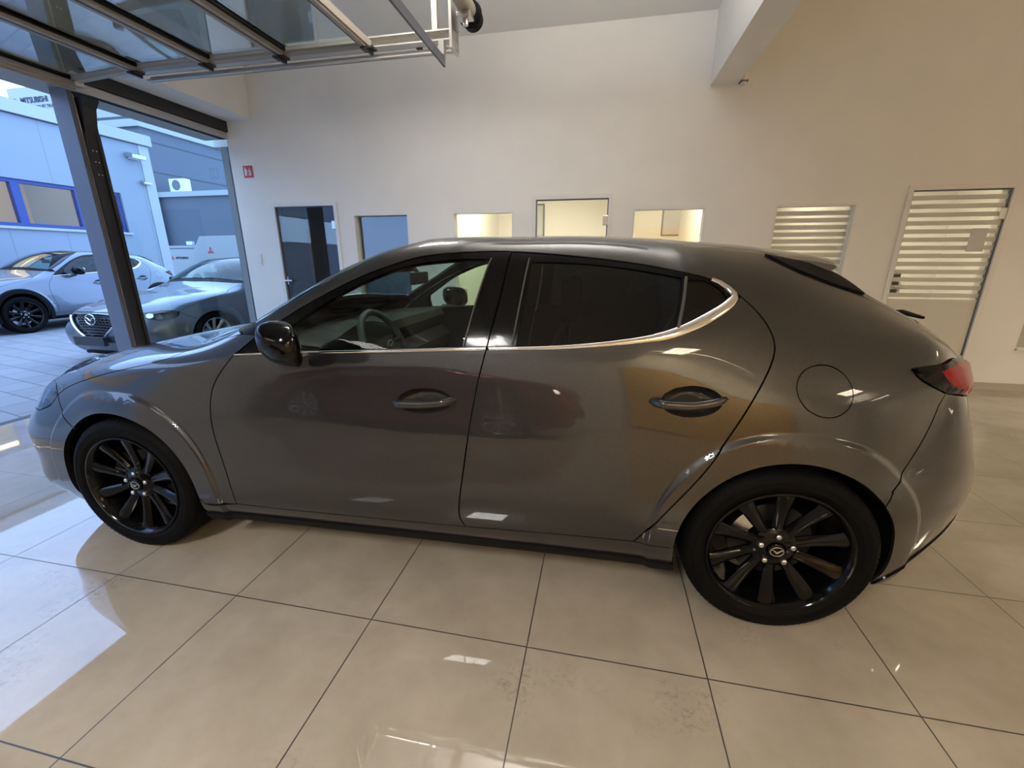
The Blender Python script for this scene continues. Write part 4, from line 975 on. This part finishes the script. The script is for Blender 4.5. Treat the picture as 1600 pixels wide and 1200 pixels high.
        pan('lamp_brow', black_gloss, tl, top, side, gap=.006, off=.012, bulge=.012, flange=.010, res=.015)
        # wheel housings and wheels
        for (cx, cz, r), nm in zip(style['arches'], ('arch_f', 'arch_r')):
            A = np.array(G[nm]); E = S.P(A[:, 0], A[:, 1])-S.N(A[:, 0], A[:, 1])*.008; d = E[:, [0, 2]]-[cx, cz]; d /= np.linalg.norm(d, axis=1)[:, None]; E[:, [0, 2]] += d*.007
            rows = [[Vector((a, b_*sg, c_)) for a, b_, c_ in E]]+[[Vector((a, y*sg, c_)) for a, b_, c_ in E] for y in (-.70, -.56)]
            m_ = MB(); m_.grid(rows); m_.poly([(a, c_) for a, b_, c_ in E], lambda p, q, h: (p, h*sg, q), -.56, -.55); m_.build('wheel_housing', black_m, car)
        ws = style.get('wheel', 1.0)
        wheels.append(make_wheel(car, (style['axles'][0], -.777*sg*1.0, style['wz']), rim_m, side, ws, det)); wheels.append(make_wheel(car, (style['axles'][1], -.782*sg, style['wz']), rim_m, side, ws, det))
        # mirror
        mx_, mz_ = style.get('mirror', (-.385, 1.038)); m_ = MB(); rows = []
        for q in np.linspace(0, 1, 11):
            y = -.905-.180*q; e = (1-abs(2*q-1)**2.6)**.5 if 0 < q < 1 else 0.06; zc = mz_+.012*q; hz = .080*max(e, .25)*(1-.10*q); hx = .085*max(e, .3); sk = .055*q
            rows.append([Vector((mx_+sk*.4+hx*(-.10+1.55*q if math.cos(a) > 0 else 1.05)*math.copysign(abs(math.cos(a))**(.45 if math.cos(a) > 0 else .8), math.cos(a)), y*sg, zc+hz*math.copysign(abs(math.sin(a))**.75, math.sin(a))-.02*math.cos(a))) for a in np.linspace(0, 2*PI, 24, endpoint=False)])
        V = m_.grid(rows, closed=True); m_.cap(V[0]); m_.cap(V[-1]); mi = m_.build('mirror_housing', style.get('mirror_m', black_gloss), fd, smooth=60)
        m_ = MB(); rows = []
        for q in np.linspace(.1, .9, 9):
            y = -.905-.180*q; e = (1-abs(2*q-1)**3)**.5; rows.append([Vector((mx_-.035+.145*q, y*sg, mz_+.012*q+.062*e*s_)) for s_ in (-1, -.5, 0, .5, 1)])
        m_.grid(rows); m_.build('mirror_glass', chrome, fd)
        m_ = MB(); rows = []
        for q, (dx, dy, dz, hx, hy) in enumerate(((-.085, -.815, -.112, .075, .03), (-.07, -.865, -.110, .07, .04), (-.045, -.905, -.095, .06, .05), (-.02, -.93, -.05, .055, .055))):
            rows.append([Vector((mx_+dx+hx*math.cos(a), (dy+hy*math.sin(a))*sg, mz_+dz)) for a in np.linspace(0, 2*PI, 16, endpoint=False)])
        V = m_.grid(rows, closed=True); m_.cap(V[0]); m_.cap(V[-1]); m_.build('mirror_foot', interior_grey, fd, smooth=60)
        if style.get('cladding'):
            for (cx, cz, r) in style['arches']:
                m_ = MB(); rows = []
                for a in np.linspace(200, -20, 30):
                    row = []
                    for rr, yy in ((r, .80), (r, .915), (r+.07, .905), (r+.085, .88)): row.append((cx+rr*math.cos(R(a)), -yy*sg*style.get('wide', 1), cz+rr*math.sin(R(a))))
                    rows.append(row)
                m_.grid(rows); m_.build('arch_cladding', black_m, car, smooth=40)
    # floor pan and cabin
    zf = style.get('floor', .17)
    bx('floor_pan', black_m, car, -2.0, 1.95, -.54, .54, zf, zf+.03); bx('floor_pan', black_m, car, -.98, .98, -.80, .80, zf, zf+.03)
    if style.get('cabin', True):
        dz = style.get('cabin_z', 0)
        m_ = MB(); rows = []
        for y in np.linspace(-.76, .76, 13):
            k = abs(y)/.76; hood = .05*math.exp(-((y+.37)/.20)**2)
            prof = [(-.97, .93), (-.90, .965), (-.70, .985-.01*k), (-.52, .99+hood), (-.44, .985+hood), (-.42, .94), (-.44, .86), (-.38, .80), (-.42, .60), (-.55, .45), (-.97, .45)]
            rows.append([Vector((a+.03*k, y, b_+dz)) for a, b_ in prof])
        m_.grid(rows, closed=True); m_.build('dashboard', interior_m, car, smooth=35)
        MB().box(-.445, -.425, .28, .50, .90+dz, .935+dz, bev=.004).box(-.445, -.425, .60, .70, .90+dz, .935+dz, bev=.004).build('air_vent', silver, car)
        bx('centre_console', interior_m, car, -.50, .55, -.13, .13, .30+dz, .62+dz); MB().tube([(-.22, 0, .62+dz), (-.2, 0, .72+dz)], [.014, .022], 10).build('gear_lever', silver, car)
        c = Vector((-.31, -.37, .912+dz)); th = R(25); ex = Vector((0, 1, 0)); ey = Vector((-math.sin(th), 0, math.cos(th))); ax = ex.cross(ey)
        m_ = MB(); m_.tube([c+.183*(math.cos(a)*ex+math.sin(a)*ey) for a in np.linspace(0, 2*PI, 40, endpoint=False)], .0165, 10, closed=True); sw = m_.build('steering_wheel', interior_grey, car, smooth=60)
        m_ = MB(); hubp = [(c+ex*a+ey*b_) for a, b_ in ((-.07, .05), (.07, .05), (.08, 0), (.045, -.06), (-.045, -.06), (-.08, 0))]
        A = [m_.bm.verts.new(p+ax*.02) for p in hubp]; B = [m_.bm.verts.new(p-ax*.03) for p in hubp]; m_.cap(A); m_.cap(B, True)
        for i in range(6): m_.cap([A[i], A[(i+1) % 6], B[(i+1) % 6], B[i]])
        for s_ in (-1, 1): m_.tube([c+ex*s_*.07+ey*.01, c+ex*s_*.18+ey*.015], .013, 8)
        m_.tube([c-ey*.05, c-ey*.178], .016, 8); m_.tube([c-ax*.02, c-ax*.20-ey*.04], .03, 10); m_.build('wheel_hub', interior_m, sw)
        m_ = MB(); badge(m_, .03, Matrix.Translation(c+ax*.024) @ Matrix.Rotation(PI/2, 4, 'Z')); m_.build('hub_emblem', silver, sw)
        MB().box(-.275, -.255, -.115, .115, 1.195+dz, 1.26+dz, bev=.008).tube([(-.27, 0, 1.25+dz), (-.33, 0, 1.33+dz)], .012, 8).build('rear_view_mirror', interior_m, car)
        MB().box(-.40, -.32, -.07, .07, 1.26+dz, 1.33+dz, bev=.01).build('sensor_pod', interior_m, car)
        for y in (-.37, .37):
            m_ = MB(); rows = []
            for (x_, z_, hw, hd) in ((.02, .46, .25, .10), (.20, .47, .26, .10), (.34, .52, .24, .11), (.42, .70, .235, .08), (.50, .90, .215, .065), (.55, 1.02, .17, .05), (.565, 1.05, .11, .04)):
                rows.append([Vector((x_+hd*math.cos(a)*.6, y+hw*math.copysign(abs(math.sin(a))**.6, math.sin(a)), z_+dz+hd*math.cos(a)*.7)) for a in np.linspace(0, 2*PI, 18, endpoint=False)])
            V = m_.grid(rows, closed=True); m_.cap(V[0]); m_.cap(V[-1]); st = m_.build('front_seat', seat_m, car, smooth=60)
            MB().box(.535, .62, y-.125, y+.125, 1.06+dz, 1.24+dz, bev=.035).tube([(.58, y-.05, .98+dz), (.58, y-.05, 1.1+dz)], .008, 8).tube([(.58, y+.05, .98+dz), (.58, y+.05, 1.1+dz)], .008, 8).build('headrest', seat_m, st, smooth=50)
        m_ = MB(); m_.box(.95, 1.30, -.62, .62, .36+dz, .56+dz, bev=.05); m_.box(1.28, 1.44, -.62, .62, .54+dz, 1.02+dz, bev=.05)
        for y in (-.36, .36): m_.box(1.36, 1.45, y-.12, y+.12, 1.03+dz, 1.16+dz, bev=.03)
        m_.build('rear_bench', seat_m, car, smooth=50)
    return car
def remap(net, xk, zk, yk=1.0):
    n = net.copy(); n[..., 0] = np.interp(net[..., 0], *zip(*xk)); n[..., 2] = np.interp(net[..., 2], *zip(*zk)); n[..., 1] = net[..., 1]*yk; return n
CAR_RZ = .0307
hero = build_car('hatchback', 'dark grey hatchback parked on the showroom tiles in the foreground', HN, paint_grey, (0, 0, 0), CAR_RZ,
                 dict(arches=ARCH0, axles=(-1.3625, 1.3625), wz=.3255, flare=.012, crease_width=.022, valley=.022))
# crossover parked along the workshop
cxz = [(.15, .19), (.25, .30), (.70, .77), (1.0, 1.09), (1.45, 1.56)]
cxx = [(-2.4, -2.33), (-1.37, -1.3275), (0, 0), (1.37, 1.3275), (2.3, 2.17)]
build_car('crossover', 'slate grey crossover with black arches parked along the pale blue workshop', remap(HN, cxx, cxz, .995), paint_polar, (-10.79, 5.17, YZ), 1.548,
          dict(arches=[(-1.328, .375, .372), (1.33, .372, .372)], axles=(-1.3275, 1.3275), wz=.346, wheel=1.06, detail=False, cladding=True, skirt=black_m, floor=.22, cabin_z=.09, mirror=(-.385, 1.13), spoiler=True))
six_x = [(-2.4, -2.53), (-1.37, -1.415), (-.85, -.82), (0, -.02), (1.37, 1.415), (2.3, 2.45)]
six_z = [(.15, .15), (1.0, 1.0), (1.45, 1.46)]
build_car('estate_car', 'steel grey car with chrome edged mesh grille parked nose toward the gate', remap(HN, six_x, six_z, 1.02), paint_six, (-5.66, 4.46, YZ-.05), 1.53,
          dict(arches=[(-1.415, .33, .374), (1.417, .33, .374)], axles=(-1.415, 1.415), wz=.335, wheel=1.03, detail=False, rim=silver, mirror=(-.395, 1.04), spoiler=False))

# red hatchback behind the viewer, seen mirrored in the grey doors
build_car('hatchback', 'dark red hatchback with black wheels seen as a reflection in the grey car doors', HN, paint_red, (-1.55, -5.62, 0), PI+.04,
          dict(arches=ARCH0, axles=(-1.3625, 1.3625), wz=.3255, detail=False, rim=silver))

t = empty('added_panel', (2.9, -6.78, 0)); tag(t, 'ochre panel added out of view to mirror a golden patch in the grey rear door', 'panel')  # unseen panel added to give the rear door its golden reflection
bx('wall_panel', mat('ochre_panel', (.80, .50, .13), .6), t, -1.3, 1.5, 0, .06, .02, 2.3); bx('panel_edge', alu, t, -1.34, 1.54, 0, .05, 2.3, 2.34)
area('added_panel_light', (2.9, -5.7, 3.5), 1.6, .2, 90, (1, .78, .45), rot=(R(-25), 0, 0))  # added light that makes the ochre panel bright enough to reflect
